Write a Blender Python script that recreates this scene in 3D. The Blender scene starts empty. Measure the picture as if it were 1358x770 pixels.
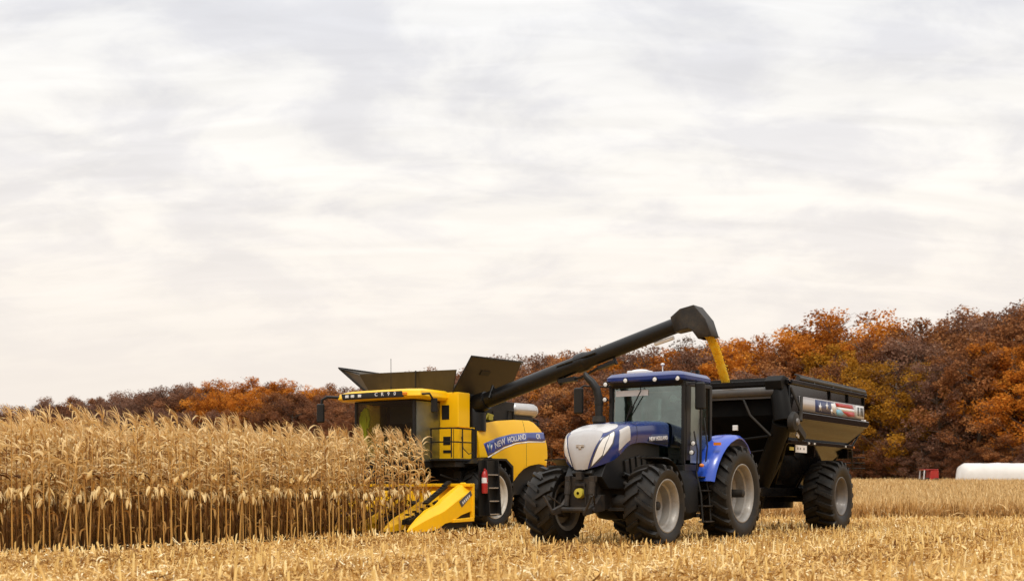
import bpy, bmesh, math, random
import numpy as np
from mathutils import Vector, Matrix

rng = random.Random(7)
nrg = np.random.default_rng(7)
R = math.radians
scene = bpy.context.scene
COL = scene.collection

# ------------------------------------------------------------------ helpers
def tag(o, label=None, cat=None, group=None, kind=None):
    if label: o['label'] = label
    if cat: o['category'] = cat
    if group: o['group'] = group
    if kind: o['kind'] = kind
    return o

def empty(name, loc=(0, 0, 0), rz=0.0, parent=None):
    o = bpy.data.objects.new(name, None)
    COL.objects.link(o)
    o.location = loc
    o.rotation_euler = (0, 0, rz)
    o.empty_display_size = .2
    if parent: o.parent = parent
    return o

class MB:
    def __init__(s):
        s.v = []; s.f = []
    def add(s, vs, fs):
        b = len(s.v)
        s.v.extend([tuple(p) for p in vs])
        s.f.extend([tuple(b + i for i in f) for f in fs])
        return s
    def box(s, x0, x1, y0, y1, z0, z1, M=None):
        vs = [(x0, y0, z0), (x1, y0, z0), (x1, y1, z0), (x0, y1, z0), (x0, y0, z1), (x1, y0, z1), (x1, y1, z1), (x0, y1, z1)]
        if M is not None: vs = [M @ Vector(p) for p in vs]
        return s.add(vs, [(3, 2, 1, 0), (4, 5, 6, 7), (0, 1, 5, 4), (1, 2, 6, 5), (2, 3, 7, 6), (3, 0, 4, 7)])
    def cbox(s, c, d, rx=0, ry=0, rz=0):
        M = Matrix.Translation(c) @ Matrix.Rotation(rz, 4, 'Z') @ Matrix.Rotation(ry, 4, 'Y') @ Matrix.Rotation(rx, 4, 'X')
        return s.box(-d[0]/2, d[0]/2, -d[1]/2, d[1]/2, -d[2]/2, d[2]/2, M)
    def tube(s, pts, r, n=10, caps=True):
        pts = [Vector(p) for p in pts]
        rs = r if isinstance(r, (list, tuple)) else [r] * len(pts)
        rings = []
        up = None
        for i, p in enumerate(pts):
            a = pts[max(i - 1, 0)]; b = pts[min(i + 1, len(pts) - 1)]
            t = (b - a).normalized()
            if up is None:
                up = Vector((0, 0, 1)) if abs(t.z) < .9 else Vector((1, 0, 0))
            u = (up - t * up.dot(t)).normalized(); w = t.cross(u); up = u
            rings.append([p + (u * math.cos(k * 2 * math.pi / n) + w * math.sin(k * 2 * math.pi / n)) * rs[i] for k in range(n)])
        return s.loft(rings, caps)
    def loft(s, rings, caps=True, closed=True):
        n = len(rings[0]); b = len(s.v)
        for r_ in rings: s.v.extend([tuple(p) for p in r_])
        for i in range(len(rings) - 1):
            for k in range(n if closed else n - 1):
                k2 = (k + 1) % n
                s.f.append((b + i*n + k, b + i*n + k2, b + (i+1)*n + k2, b + (i+1)*n + k))
        if caps:
            s.f.append(tuple(b + k for k in reversed(range(n))))
            s.f.append(tuple(b + (len(rings)-1)*n + k for k in range(n)))
        return s
    def lathe(s, prof, c=(0, 0, 0), n=40, axis='y', closed=False):
        b = len(s.v); m = len(prof)
        for k in range(n):
            a = 2 * math.pi * k / n; ca, sa = math.cos(a), math.sin(a)
            for (r, h) in prof:
                if axis == 'y': p = (r * ca, h, r * sa)
                elif axis == 'x': p = (h, r * ca, r * sa)
                else: p = (r * ca, r * sa, h)
                s.v.append((p[0] + c[0], p[1] + c[1], p[2] + c[2]))
        for k in range(n):
            k2 = (k + 1) % n
            for j in range(m if closed else m - 1):
                j2 = (j + 1) % m
                s.f.append((b + k*m + j, b + k*m + j2, b + k2*m + j2, b + k2*m + j))
        return s
    def prism(s, poly, a, b_, axis='y'):
        def P(p, h):
            if axis == 'y': return (p[0], h, p[1])
            if axis == 'x': return (h, p[0], p[1])
            return (p[0], p[1], h)
        n = len(poly)
        vs = [P(p, a) for p in poly] + [P(p, b_) for p in poly]
        fs = [tuple(range(n)), tuple(reversed(range(n, 2 * n)))]
        fs += [(i, i + n, (i + 1) % n + n, (i + 1) % n) for i in range(n)]
        return s.add(vs, fs)
    def ball(s, c, r, n=12, m=8):
        rx, ry, rz = r if isinstance(r, (list, tuple)) else (r, r, r)
        rings = []
        for j in range(1, m):
            a = math.pi * j / m
            rings.append([(c[0] + rx*math.sin(a)*math.cos(2*math.pi*k/n), c[1] + ry*math.sin(a)*math.sin(2*math.pi*k/n), c[2] + rz*math.cos(a)) for k in range(n)])
        b = len(s.v); s.loft(rings, False)
        s.v.append((c[0], c[1], c[2] + rz)); s.v.append((c[0], c[1], c[2] - rz))
        t = len(s.v) - 2
        for k in range(n):
            s.f.append((b + k, b + (k+1) % n, t)); s.f.append((b + (m-2)*n + (k+1) % n, b + (m-2)*n + k, t + 1))
        return s
    def build(s, name, mat, parent=None, bev=0.0, smooth=35, loc=None, seg=2, fix=True):
        me = bpy.data.meshes.new(name)
        me.from_pydata(s.v, [], s.f)
        if fix:
            bm = bmesh.new(); bm.from_mesh(me)
            bmesh.ops.recalc_face_normals(bm, faces=bm.faces)
            bm.to_mesh(me); bm.free()
        me.update()
        o = bpy.data.objects.new(name, me)
        COL.objects.link(o)
        me.materials.append(mat)
        if smooth:
            me.shade_smooth(); me.set_sharp_from_angle(angle=R(smooth))
        if bev:
            m = o.modifiers.new('bevel', 'BEVEL'); m.width = bev; m.segments = seg; m.limit_method = 'ANGLE'; m.angle_limit = R(38)
            m.harden_normals = True
        if parent: o.parent = parent
        if loc: o.location = loc
        return o

def panel(name, poly, yfun, thick, mat, parent, step=.15, bev=0.0, outward=1):
    """A sheet in the (x,z) plane cut to poly, bent by yfun, thickness inwards."""
    bm = bmesh.new()
    vs = [bm.verts.new((p[0], 0, p[1])) for p in poly]
    bm.faces.new(vs)
    xs = [p[0] for p in poly]; zs = [p[1] for p in poly]
    for lo, hi, ax in ((min(xs), max(xs), 0), (min(zs), max(zs), 2)):
        t = lo + step
        while t < hi - 1e-4:
            co = Vector((0, 0, 0)); co[ax] = t
            no = Vector((0, 0, 0)); no[ax] = 1
            bmesh.ops.bisect_plane(bm, geom=bm.verts[:] + bm.edges[:] + bm.faces[:], plane_co=co, plane_no=no)
            t += step
    for v in bm.verts: v.co.y = yfun(v.co.x, v.co.z)
    bm.normal_update()
    for f in bm.faces:
        if f.normal.y * outward < 0: f.normal_flip()
    me = bpy.data.meshes.new(name); bm.to_mesh(me); bm.free()
    me.materials.append(mat); me.shade_smooth()
    o = bpy.data.objects.new(name, me); COL.objects.link(o); o.parent = parent
    m = o.modifiers.new('solid', 'SOLIDIFY'); m.thickness = thick; m.offset = -1
    if bev:
        m = o.modifiers.new('bevel', 'BEVEL'); m.width = bev; m.segments = 3; m.limit_method = 'ANGLE'; m.angle_limit = R(50)
    me.set_sharp_from_angle(angle=R(50))
    return o

def text(name, s, size, M, mat, parent, depth=.003, bend=None, shear=0.0, sx=1.0):
    cu = bpy.data.curves.new(name, 'FONT')
    cu.body = s; cu.size = size; cu.extrude = depth; cu.align_x = 'CENTER'; cu.align_y = 'CENTER'; cu.shear = shear
    cu.offset = size * .012
    t = bpy.data.objects.new(name, cu); COL.objects.link(t)
    dg = bpy.context.evaluated_depsgraph_get()
    me = bpy.data.meshes.new_from_object(t.evaluated_get(dg))
    bpy.data.objects.remove(t); bpy.data.curves.remove(cu)
    me.transform(Matrix.Diagonal((sx, 1, 1, 1)))
    me.transform(M)
    if bend:
        for v in me.vertices: v.co = bend(v.co)
    me.materials.clear(); me.materials.append(mat)
    o = bpy.data.objects.new(name, me); COL.objects.link(o); o.parent = parent
    return o

def M_left(x, y, z, tilt=0.0):   # writing read from the left side of a machine
    return Matrix.Translation((x, y, z)) @ Matrix(((-1, 0, 0, 0), (0, 0, 1, 0), (0, 1, 0, 0), (0, 0, 0, 1))) @ Matrix.Rotation(tilt, 4, 'Z')
def M_front(x, y, z, tilt=0.0):
    return Matrix.Translation((x, y, z)) @ Matrix(((0, 0, 1, 0), (1, 0, 0, 0), (0, 1, 0, 0), (0, 0, 0, 1))) @ Matrix.Rotation(tilt, 4, 'Z')

def arrays_mesh(name, V, F, mats, rnd=None, midx=None, smooth=False):
    V = np.asarray(V, np.float32); F = np.asarray(F, np.int32)
    me = bpy.data.meshes.new(name)
    me.vertices.add(len(V)); me.vertices.foreach_set('co', V.ravel())
    k = F.shape[1]
    me.loops.add(F.size); me.loops.foreach_set('vertex_index', F.ravel())
    me.polygons.add(len(F))
    me.polygons.foreach_set('loop_start', np.arange(0, F.size, k, dtype=np.int32))
    if rnd is not None:
        a = me.attributes.new('rnd', 'FLOAT', 'POINT'); a.data.foreach_set('value', np.asarray(rnd, np.float32))
    if midx is not None: me.polygons.foreach_set('material_index', np.asarray(midx, np.int32))
    me.update(calc_edges=True); me.validate()
    for m in mats: me.materials.append(m)
    if smooth: me.shade_smooth()
    return me

def link(name, me, parent=None):
    o = bpy.data.objects.new(name, me); COL.objects.link(o)
    if parent: o.parent = parent
    return o

# ------------------------------------------------------------------ materials
def new_mat(name):
    m = bpy.data.materials.new(name); m.use_nodes = True
    nt = m.node_tree; b = nt.nodes['Principled BSDF']
    return m, nt, b

def N(nt, t, **kw):
    n = nt.nodes.new(t)
    for k, v in kw.items(): setattr(n, k, v)
    return n

def paint(name, col, rough=.35, coat=.3, metal=0.0, dust=.25, dustcol=(.30, .22, .12), dscale=2.2, spec=.5, bump=0.0):
    """Painted or plastic surface with field dust in patches and fine grime."""
    m, nt, b = new_mat(name); L = nt.links
    tc = N(nt, 'ShaderNodeTexCoord')
    n1 = N(nt, 'ShaderNodeTexNoise'); n1.inputs['Scale'].default_value = dscale; n1.inputs['Detail'].default_value = 8; n1.inputs['Roughness'].default_value = .7
    n2 = N(nt, 'ShaderNodeTexNoise'); n2.inputs['Scale'].default_value = dscale * 9; n2.inputs['Detail'].default_value = 4
    L.new(tc.outputs['Object'], n1.inputs['Vector']); L.new(tc.outputs['Object'], n2.inputs['Vector'])
    rp = N(nt, 'ShaderNodeMapRange'); rp.inputs['From Min'].default_value = .38; rp.inputs['From Max'].default_value = .75; rp.inputs['To Max'].default_value = dust
    mm = N(nt, 'ShaderNodeMath', operation='MULTIPLY'); ad = N(nt, 'ShaderNodeMath', operation='ADD'); ad.inputs[1].default_value = .45
    L.new(n1.outputs['Fac'], rp.inputs['Value']); L.new(n2.outputs['Fac'], ad.inputs[0])
    L.new(rp.outputs['Result'], mm.inputs[0]); L.new(ad.outputs[0], mm.inputs[1])
    mx = N(nt, 'ShaderNodeMix', data_type='RGBA')
    mx.inputs['A'].default_value = (*col, 1); mx.inputs['B'].default_value = (*dustcol, 1)
    L.new(mm.outputs[0], mx.inputs['Factor']); L.new(mx.outputs['Result'], b.inputs['Base Color'])
    r2 = N(nt, 'ShaderNodeMapRange'); r2.inputs['To Min'].default_value = rough; r2.inputs['To Max'].default_value = min(1, rough + .5)
    L.new(mm.outputs[0], r2.inputs['Value']); L.new(r2.outputs['Result'], b.inputs['Roughness'])
    b.inputs['Coat Weight'].default_value = coat; b.inputs['Coat Roughness'].default_value = .12
    b.inputs['Metallic'].default_value = metal
    b.inputs['Specular IOR Level'].default_value = spec
    if bump:
        bp = N(nt, 'ShaderNodeBump'); bp.inputs['Strength'].default_value = bump; bp.inputs['Distance'].default_value = .02
        L.new(n1.outputs['Fac'], bp.inputs['Height']); L.new(bp.outputs['Normal'], b.inputs['Normal'])
    return m

def glass(name, tint, refl=.28, rough=.03):
    m, nt, b = new_mat(name); L = nt.links
    nt.nodes.remove(b)
    out = nt.nodes['Material Output']
    tr = N(nt, 'ShaderNodeBsdfTransparent'); tr.inputs['Color'].default_value = (*tint, 1)
    gl = N(nt, 'ShaderNodeBsdfGlossy'); gl.inputs['Roughness'].default_value = rough; gl.inputs['Color'].default_value = (.82, .9, .88, 1)
    tc = N(nt, 'ShaderNodeTexCoord'); ns = N(nt, 'ShaderNodeTexNoise'); ns.inputs['Scale'].default_value = 2.5; ns.inputs['Detail'].default_value = 5
    mr = N(nt, 'ShaderNodeMapRange'); mr.inputs['To Min'].default_value = refl * .6; mr.inputs['To Max'].default_value = refl * 1.5
    L.new(tc.outputs['Object'], ns.inputs['Vector']); L.new(ns.outputs['Fac'], mr.inputs['Value'])
    mx = N(nt, 'ShaderNodeMixShader')
    L.new(mr.outputs['Result'], mx.inputs[0]); L.new(tr.outputs[0], mx.inputs[1]); L.new(gl.outputs[0], mx.inputs[2])
    L.new(mx.outputs[0], out.inputs['Surface'])
    return m

def ramp_mat(name, stops, rough=.75, transl=0.0, objrand=0.0, spec=.25, nscale=0.0):
    """Dry plant matter: colour by a per-piece value stored in the mesh."""
    m, nt, b = new_mat(name); L = nt.links
    at = N(nt, 'ShaderNodeAttribute', attribute_name='rnd')
    fac = at.outputs['Fac']
    if objrand:
        oi = N(nt, 'ShaderNodeObjectInfo')
        ma = N(nt, 'ShaderNodeMath', operation='MULTIPLY_ADD'); ma.inputs[1].default_value = objrand; ma.inputs[2].default_value = -objrand / 2
        ad = N(nt, 'ShaderNodeMath', operation='ADD', use_clamp=True)
        L.new(oi.outputs['Random'], ma.inputs[0]); L.new(ma.outputs[0], ad.inputs[0]); L.new(fac, ad.inputs[1]); fac = ad.outputs[0]
    if nscale:
        tc = N(nt, 'ShaderNodeTexCoord'); ns = N(nt, 'ShaderNodeTexNoise'); ns.inputs['Scale'].default_value = nscale; ns.inputs['Detail'].default_value = 3
        L.new(tc.outputs['Object'], ns.inputs['Vector'])
        ma2 = N(nt, 'ShaderNodeMath', operation='MULTIPLY_ADD'); ma2.inputs[1].default_value = .5; ma2.inputs[2].default_value = -.25
        ad2 = N(nt, 'ShaderNodeMath', operation='ADD', use_clamp=True)
        L.new(ns.outputs['Fac'], ma2.inputs[0]); L.new(ma2.outputs[0], ad2.inputs[0]); L.new(fac, ad2.inputs[1]); fac = ad2.outputs[0]
    cr = N(nt, 'ShaderNodeValToRGB')
    el = cr.color_ramp.elements
    while len(el) < len(stops): el.new(.5)
    for e, (p, c) in zip(el, stops): e.position = p; e.color = (*c, 1)
    L.new(fac, cr.inputs['Fac']); L.new(cr.outputs['Color'], b.inputs['Base Color'])
    b.inputs['Roughness'].default_value = rough; b.inputs['Specular IOR Level'].default_value = spec
    if transl:
        tl = N(nt, 'ShaderNodeBsdfTranslucent'); L.new(cr.outputs['Color'], tl.inputs['Color'])
        mx = N(nt, 'ShaderNodeMixShader'); mx.inputs[0].default_value = transl
        L.new(b.outputs[0], mx.inputs[1]); L.new(tl.outputs[0], mx.inputs[2])
        L.new(mx.outputs[0], nt.nodes['Material Output'].inputs['Surface'])
    return m

BLACK = paint('black_plastic', (.009, .009, .009), .42, .0, dust=.10, dustcol=(.10, .075, .045), spec=.32)
DARK = paint('dark_iron', (.012, .012, .012), .55, 0, dust=.30, dustcol=(.12, .085, .045), spec=.3)
CASTING = paint('dusty_casting', (.011, .010, .0095), .55, 0, dust=.34, dustcol=(.15, .10, .055), dscale=5, spec=.35)
RUBBER = paint('tyre_rubber', (.008, .0078, .0075), .48, 0, dust=.34, dustcol=(.085, .062, .038), dscale=3.2, spec=.28)
GLOSSBLACK = paint('gloss_black_paint', (.004, .004, .0045), .12, .0, dust=.04, dustcol=(.12, .085, .05), spec=.30)
BLUE = paint('deep_blue_paint', (.003, .022, .155), .22, .35, dust=.05)
BLUEFENDER = paint('bright_blue_paint', (.014, .075, .52), .28, .4, dust=.07, dustcol=(.3, .27, .24))
WHITE = paint('pearl_white_paint', (.56, .55, .54), .25, .3, dust=.2)
GRILLE = paint('pale_grille_mesh', (.42, .41, .405), .35, .2, dust=.5, dustcol=(.34, .29, .26), dscale=3)
MATTE = paint('matte_black_paint', (.006, .006, .006), .5, 0, dust=.10, dustcol=(.08, .06, .04), spec=.12)
AUGERBLACK = paint('auger_black_paint', (.005, .005, .0052), .36, 0, dust=.04, dustcol=(.08, .06, .04), spec=.4)
YELLOW = paint('farm_yellow_paint', (.97, .55, .002), .36, .10, dust=.05, dustcol=(.55, .30, .05), spec=.35)
YELLOW2 = paint('header_yellow_plastic', (.97, .54, .003), .38, .08, dust=.22, dustcol=(.50, .28, .06), dscale=4, spec=.35)
SILVER = paint('silver_rim_paint', (.31, .295, .27), .38, .05, metal=.35, dust=.7, dustcol=(.20, .15, .10), dscale=4)
CREAM = paint('cream_rim_paint', (.66, .63, .56), .45, .1, dust=.5, dustcol=(.33, .25, .15), dscale=4)
GREYRIM = paint('dark_grey_rim', (.13, .125, .125), .45, .1, metal=.3, dust=.4)
CHROME = paint('brushed_steel', (.62, .60, .58), .28, 0, metal=.75, dust=.3)
TANKMAT = paint('tank_cover_sheet', (.030, .021, .008), .5, .1, dust=.3, dustcol=(.12, .085, .035))
TANKLINE = paint('tank_cover_inside', (.09, .085, .08), .5, .1, dust=.3)
DECALBLUE = paint('decal_blue', (.015, .05, .30), .3, .4, dust=.1)
DECALWHITE = paint('decal_white', (.80, .80, .80), .4, .1, dust=.12)
DECALRED = paint('decal_red', (.45, .02, .03), .4, .1, dust=.12)
DECALNAVY = paint('decal_navy', (.02, .035, .12), .4, .1, dust=.12)
DECALTEAL = paint('decal_pale_blue', (.18, .42, .55), .4, .1, dust=.12)
REDPAINT = paint('red_paint', (.42, .01, .012), .35, .3, dust=.2)
LAMPGLASS = paint('lamp_lens', (.80, .80, .78), .12, .6, dust=.05, spec=.8)
AMBER = paint('amber_lens', (.75, .22, .01), .2, .5, dust=.05)
LIME = paint('lime_cloth', (.92, .78, .02), .8, 0, dust=.1)
SEATMAT = paint('seat_cloth', (.03, .03, .035), .8, 0, dust=.1)
CABLINER = paint('cab_liner', (.09, .095, .10), .8, 0, dust=.1)
PTOYELLOW = paint('guard_yellow', (.50, .42, .03), .5, 0, dust=.4)
BAGWHITE = paint('white_plastic_film', (.72, .70, .66), .45, .05, dust=.22, dscale=.8, bump=.3)
GLASSF = glass('windshield_glass', (.50, .61, .59), .16, .03)
GLASSD = glass('tinted_glass', (.74, .78, .75), .10, .02)
GLASSDOOR = glass('door_pane_glass', (.50, .61, .59), .34, .34)
GLASSR = glass('dusty_glass', (.42, .46, .47), .30, .38)
MIRRORG = paint('mirror_glass', (.05, .05, .055), .08, .3, metal=.6, dust=.1)
TARP = paint('black_tarp', (.020, .019, .018), .5, 0, dust=.3, dustcol=(.10, .08, .055), bump=.5)

# ------------------------------------------------------------------ camera
W, H, FPX, Y0, CZ = 1358, 770, 1600.0, 650.0, 1.08
cam = bpy.data.cameras.new('camera'); camo = bpy.data.objects.new('camera', cam); COL.objects.link(camo)
camo.location = (0, 0, CZ); camo.rotation_euler = (R(90), 0, 0)
cam.sensor_fit = 'HORIZONTAL'; cam.sensor_width = 36; cam.lens = FPX / W * 36
cam.shift_y = (Y0 - H / 2) / W
cam.clip_end = 6000; cam.clip_start = .2
cam.dof.use_dof = True; cam.dof.focus_distance = 27; cam.dof.aperture_fstop = 1.5
scene.camera = camo

def gz(x, y):
    if y < 46: return 0.0
    if y < 130: return (y - 46) * .0235
    return 84 * .0235 + (min(y, 400) - 130) * .012

# ------------------------------------------------------------------ sky and light
world = bpy.data.worlds.new('World'); scene.world = world; world.use_nodes = True
nt = world.node_tree; L = nt.links
bg = nt.nodes['Background']
SUN_EL, SUN_AZ = R(54), R(178)      # azimuth clockwise from +Y: behind the camera, to its left
sky = N(nt, 'ShaderNodeTexSky', sky_type='NISHITA'); sky.sun_disc = False
sky.sun_elevation = SUN_EL; sky.sun_rotation = SUN_AZ; sky.air_density = 1.2; sky.dust_density = 2.0
tc = N(nt, 'ShaderNodeTexCoord'); sp = N(nt, 'ShaderNodeSeparateXYZ'); L.new(tc.outputs['Generated'], sp.inputs[0])
# elevation ramp of the cloud layer
cr = N(nt, 'ShaderNodeValToRGB'); el = cr.color_ramp.elements
stops = [(0.0, (.935, .845, .76)), (.09, (.965, .88, .80)), (.17, (1.01, .94, .87)), (.26, (.985, .95, .915)), (.36, (.91, .905, .915)), (.52, (1.15, 1.13, 1.12)), (1.0, (1.75, 1.72, 1.70))]
while len(el) < len(stops): el.new(.5)
for e, (p, c) in zip(el, stops): e.position = p; e.color = (*c, 1)
L.new(sp.outputs['Z'], cr.inputs['Fac'])
# project the direction on a flat cloud deck
az = N(nt, 'ShaderNodeMath', operation='ADD'); az.inputs[1].default_value = .30; L.new(sp.outputs['Z'], az.inputs[0])
ab = N(nt, 'ShaderNodeMath', operation='MAXIMUM'); ab.inputs[1].default_value = .05; L.new(az.outputs[0], ab.inputs[0])
dx = N(nt, 'ShaderNodeMath', operation='DIVIDE'); dy = N(nt, 'ShaderNodeMath', operation='DIVIDE')
L.new(sp.outputs['X'], dx.inputs[0]); L.new(ab.outputs[0], dx.inputs[1]); L.new(sp.outputs['Y'], dy.inputs[0]); L.new(ab.outputs[0], dy.inputs[1])
cb = N(nt, 'ShaderNodeCombineXYZ'); L.new(dx.outputs[0], cb.inputs[0]); L.new(dy.outputs[0], cb.inputs[1])
n1 = N(nt, 'ShaderNodeTexNoise'); n1.inputs['Scale'].default_value = 4.2; n1.inputs['Detail'].default_value = 7; n1.inputs['Roughness'].default_value = .58; n1.inputs['Distortion'].default_value = .35
mp = N(nt, 'ShaderNodeMapping'); mp.inputs['Rotation'].default_value = (0, 0, R(20)); mp.inputs['Scale'].default_value = (1, 1.25, 1); mp.inputs['Location'].default_value = (3.3, 1.7, 0)
L.new(cb.outputs[0], mp.inputs['Vector']); L.new(mp.outputs[0], n1.inputs['Vector'])
n2 = N(nt, 'ShaderNodeTexNoise'); n2.inputs['Scale'].default_value = 6.5; n2.inputs['Detail'].default_value = 5; n2.inputs['Distortion'].default_value = .8
mp2 = N(nt, 'ShaderNodeMapping'); mp2.inputs['Rotation'].default_value = (0, 0, R(-12)); mp2.inputs['Scale'].default_value = (.55, 2.6, 1)
L.new(cb.outputs[0], mp2.inputs['Vector']); L.new(mp2.outputs[0], n2.inputs['Vector'])
r1 = N(nt, 'ShaderNodeMapRange'); r1.inputs['From Min'].default_value = .36; r1.inputs['From Max'].default_value = .62; r1.inputs['To Min'].default_value = .955; r1.inputs['To Max'].default_value = 1.03; r1.interpolation_type = 'SMOOTHSTEP'
r2 = N(nt, 'ShaderNodeMapRange'); r2.inputs['From Min'].default_value = .35; r2.inputs['From Max'].default_value = .65; r2.inputs['To Min'].default_value = .945; r2.inputs['To Max'].default_value = 1.035
L.new(n1.outputs['Fac'], r1.inputs['Value']); L.new(n2.outputs['Fac'], r2.inputs['Value'])
ml = N(nt, 'ShaderNodeMath', operation='MULTIPLY'); L.new(r1.outputs[0], ml.inputs[0]); L.new(r2.outputs[0], ml.inputs[1])
# cloud relief fades towards the horizon
fd = N(nt, 'ShaderNodeMapRange'); fd.inputs['From Min'].default_value = .06; fd.inputs['From Max'].default_value = .24; L.new(sp.outputs['Z'], fd.inputs['Value'])
mf = N(nt, 'ShaderNodeMix', data_type='FLOAT'); mf.inputs['A'].default_value = 1.0
L.new(fd.outputs[0], mf.inputs['Factor']); L.new(ml.outputs[0], mf.inputs['B'])
# thin cloud is warm white, thick cloud lilac grey
c1 = N(nt, 'ShaderNodeMapRange', interpolation_type='SMOOTHSTEP'); c1.inputs['From Min'].default_value = .38; c1.inputs['From Max'].default_value = .60; L.new(n1.outputs['Fac'], c1.inputs['Value'])
cm_ = N(nt, 'ShaderNodeMix', data_type='RGBA'); cm_.inputs['A'].default_value = (.945, .948, .972, 1); cm_.inputs['B'].default_value = (1.05, 1.045, 1.02, 1); L.new(c1.outputs[0], cm_.inputs['Factor'])
cf = N(nt, 'ShaderNodeMix', data_type='RGBA'); cf.inputs['A'].default_value = (1, 1, 1, 1); L.new(fd.outputs[0], cf.inputs['Factor']); L.new(cm_.outputs['Result'], cf.inputs['B'])
cx_ = N(nt, 'ShaderNodeVectorMath', operation='MULTIPLY'); L.new(cr.outputs['Color'], cx_.inputs[0]); L.new(cf.outputs['Result'], cx_.inputs[1])
vm = N(nt, 'ShaderNodeVectorMath', operation='SCALE'); L.new(cx_.outputs[0], vm.inputs[0]); L.new(mf.outputs['Result'], vm.inputs['Scale'])
vs = N(nt, 'ShaderNodeVectorMath', operation='SCALE'); vs.inputs['Scale'].default_value = 10.0; L.new(vm.outputs[0], vs.inputs[0])
mx = N(nt, 'ShaderNodeMix', data_type='RGBA'); mx.inputs['Factor'].default_value = .955
L.new(sky.outputs[0], mx.inputs['A']); L.new(vs.outputs[0], mx.inputs['B'])
# far woods added as a dark band, raised outside the view to darken reflections
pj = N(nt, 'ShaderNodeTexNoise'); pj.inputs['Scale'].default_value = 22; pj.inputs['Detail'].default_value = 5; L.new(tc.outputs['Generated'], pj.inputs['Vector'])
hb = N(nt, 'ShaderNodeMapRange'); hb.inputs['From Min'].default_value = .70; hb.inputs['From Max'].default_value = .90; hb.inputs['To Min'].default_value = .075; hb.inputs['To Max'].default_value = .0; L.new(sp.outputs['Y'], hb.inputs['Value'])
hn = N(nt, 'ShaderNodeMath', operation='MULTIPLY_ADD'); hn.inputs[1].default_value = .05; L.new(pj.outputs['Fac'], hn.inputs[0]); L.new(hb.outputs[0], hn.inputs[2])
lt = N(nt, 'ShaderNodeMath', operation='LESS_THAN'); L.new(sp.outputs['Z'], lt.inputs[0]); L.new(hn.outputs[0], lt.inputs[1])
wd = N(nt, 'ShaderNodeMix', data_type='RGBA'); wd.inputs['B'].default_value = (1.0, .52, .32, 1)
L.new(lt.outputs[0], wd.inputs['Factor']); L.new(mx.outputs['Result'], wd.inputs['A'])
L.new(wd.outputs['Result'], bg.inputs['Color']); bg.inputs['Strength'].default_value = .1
world.cycles.sampling_method = 'AUTOMATIC'

sl = bpy.data.lights.new('sun', 'SUN'); slo = bpy.data.objects.new('sun', sl); COL.objects.link(slo)
sl.energy = 1.5; sl.angle = R(14); sl.color = (1, .95, .87)
sd = Vector((math.sin(SUN_AZ) * math.cos(SUN_EL), math.cos(SUN_AZ) * math.cos(SUN_EL), math.sin(SUN_EL)))
slo.rotation_euler = (-sd).to_track_quat('-Z', 'Y').to_euler()
vsn = scene.view_settings
vsn.view_transform = 'Standard'; vsn.look = 'None'; vsn.gamma = 1; vsn.exposure = 0; vsn.use_curve_mapping = False

# ------------------------------------------------------------------ ground
def make_ground():
    xs = sorted(set([-4000, -2000, -1000, -500, -300, -200, -150, -100, -70, -50] + list(np.arange(-40, 41, .8)) + [50, 70, 100, 150, 200, 300, 500, 1000, 2000, 4000]))
    ys = sorted(set([-4000, -1000, -300, -100, -40, -10, 0, 5, 10] + list(np.arange(12, 60, .8)) + list(range(62, 130, 4)) + [130, 140, 160, 200, 260, 400, 700, 1500, 4000]))
    V = []; 
    for y in ys:
        for x in xs:
            z = gz(x, y)
            if 12 < y < 60 and abs(x) < 40: z += rng.uniform(-.02, .02)
            V.append((x, y, z))
    nx = len(xs)
    F = [(j*nx+i, j*nx+i+1, (j+1)*nx+i+1, (j+1)*nx+i) for j in range(len(ys)-1) for i in range(nx-1)]
    m, nt, b = new_mat('field_soil_and_chaff'); L = nt.links
    tc = N(nt, 'ShaderNodeTexCoord')
    a = N(nt, 'ShaderNodeTexNoise'); a.inputs['Scale'].default_value = 9; a.inputs['Detail'].default_value = 9; a.inputs['Roughness'].default_value = .75
    c = N(nt, 'ShaderNodeTexNoise'); c.inputs['Scale'].default_value = .25; c.inputs['Detail'].default_value = 3
    L.new(tc.outputs['Object'], a.inputs['Vector']); L.new(tc.outputs['Object'], c.inputs['Vector'])
    ad = N(nt, 'ShaderNodeMath', operation='MULTIPLY_ADD'); ad.inputs[1].default_value = .35; L.new(c.outputs['Fac'], ad.inputs[0]); L.new(a.outputs['Fac'], ad.inputs[2])
    cr = N(nt, 'ShaderNodeValToRGB'); el = cr.color_ramp.elements
    st = [(.35, (.10, .045, .014)), (.55, (.30, .155, .045)), (.72, (.52, .31, .095)), (.9, (.66, .43, .16))]
    while len(el) < len(st): el.new(.5)
    for e, (p, cc) in zip(el, st): e.position = p; e.color = (*cc, 1)
    L.new(ad.outputs[0], cr.inputs['Fac']); L.new(cr.outputs['Color'], b.inputs['Base Color'])
    b.inputs['Roughness'].default_value = .95; b.inputs['Specular IOR Level'].default_value = .1
    bp = N(nt, 'ShaderNodeBump'); bp.inputs['Strength'].default_value = .6; bp.inputs['Distance'].default_value = .05
    L.new(a.outputs['Fac'], bp.inputs['Height']); L.new(bp.outputs['Normal'], b.inputs['Normal'])
    o = link('ground', arrays_mesh('ground', V, F, [m], smooth=True))
    tag(o, kind='structure')
make_ground()

# ------------------------------------------------------------------ heading of the rows and of the machines
CY = R(33)
CF = (-math.sin(CY), -math.cos(CY)); CL = (math.cos(CY), -math.sin(CY))
CO = (-2.21, 33.77)
def c2w(x, y): return (CO[0] + CF[0]*x + CL[0]*y, CO[1] + CF[1]*x + CL[1]*y)
def px(x, y, z): return (W/2 + FPX*x/y, Y0 - FPX*(z - CZ)/y)

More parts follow.
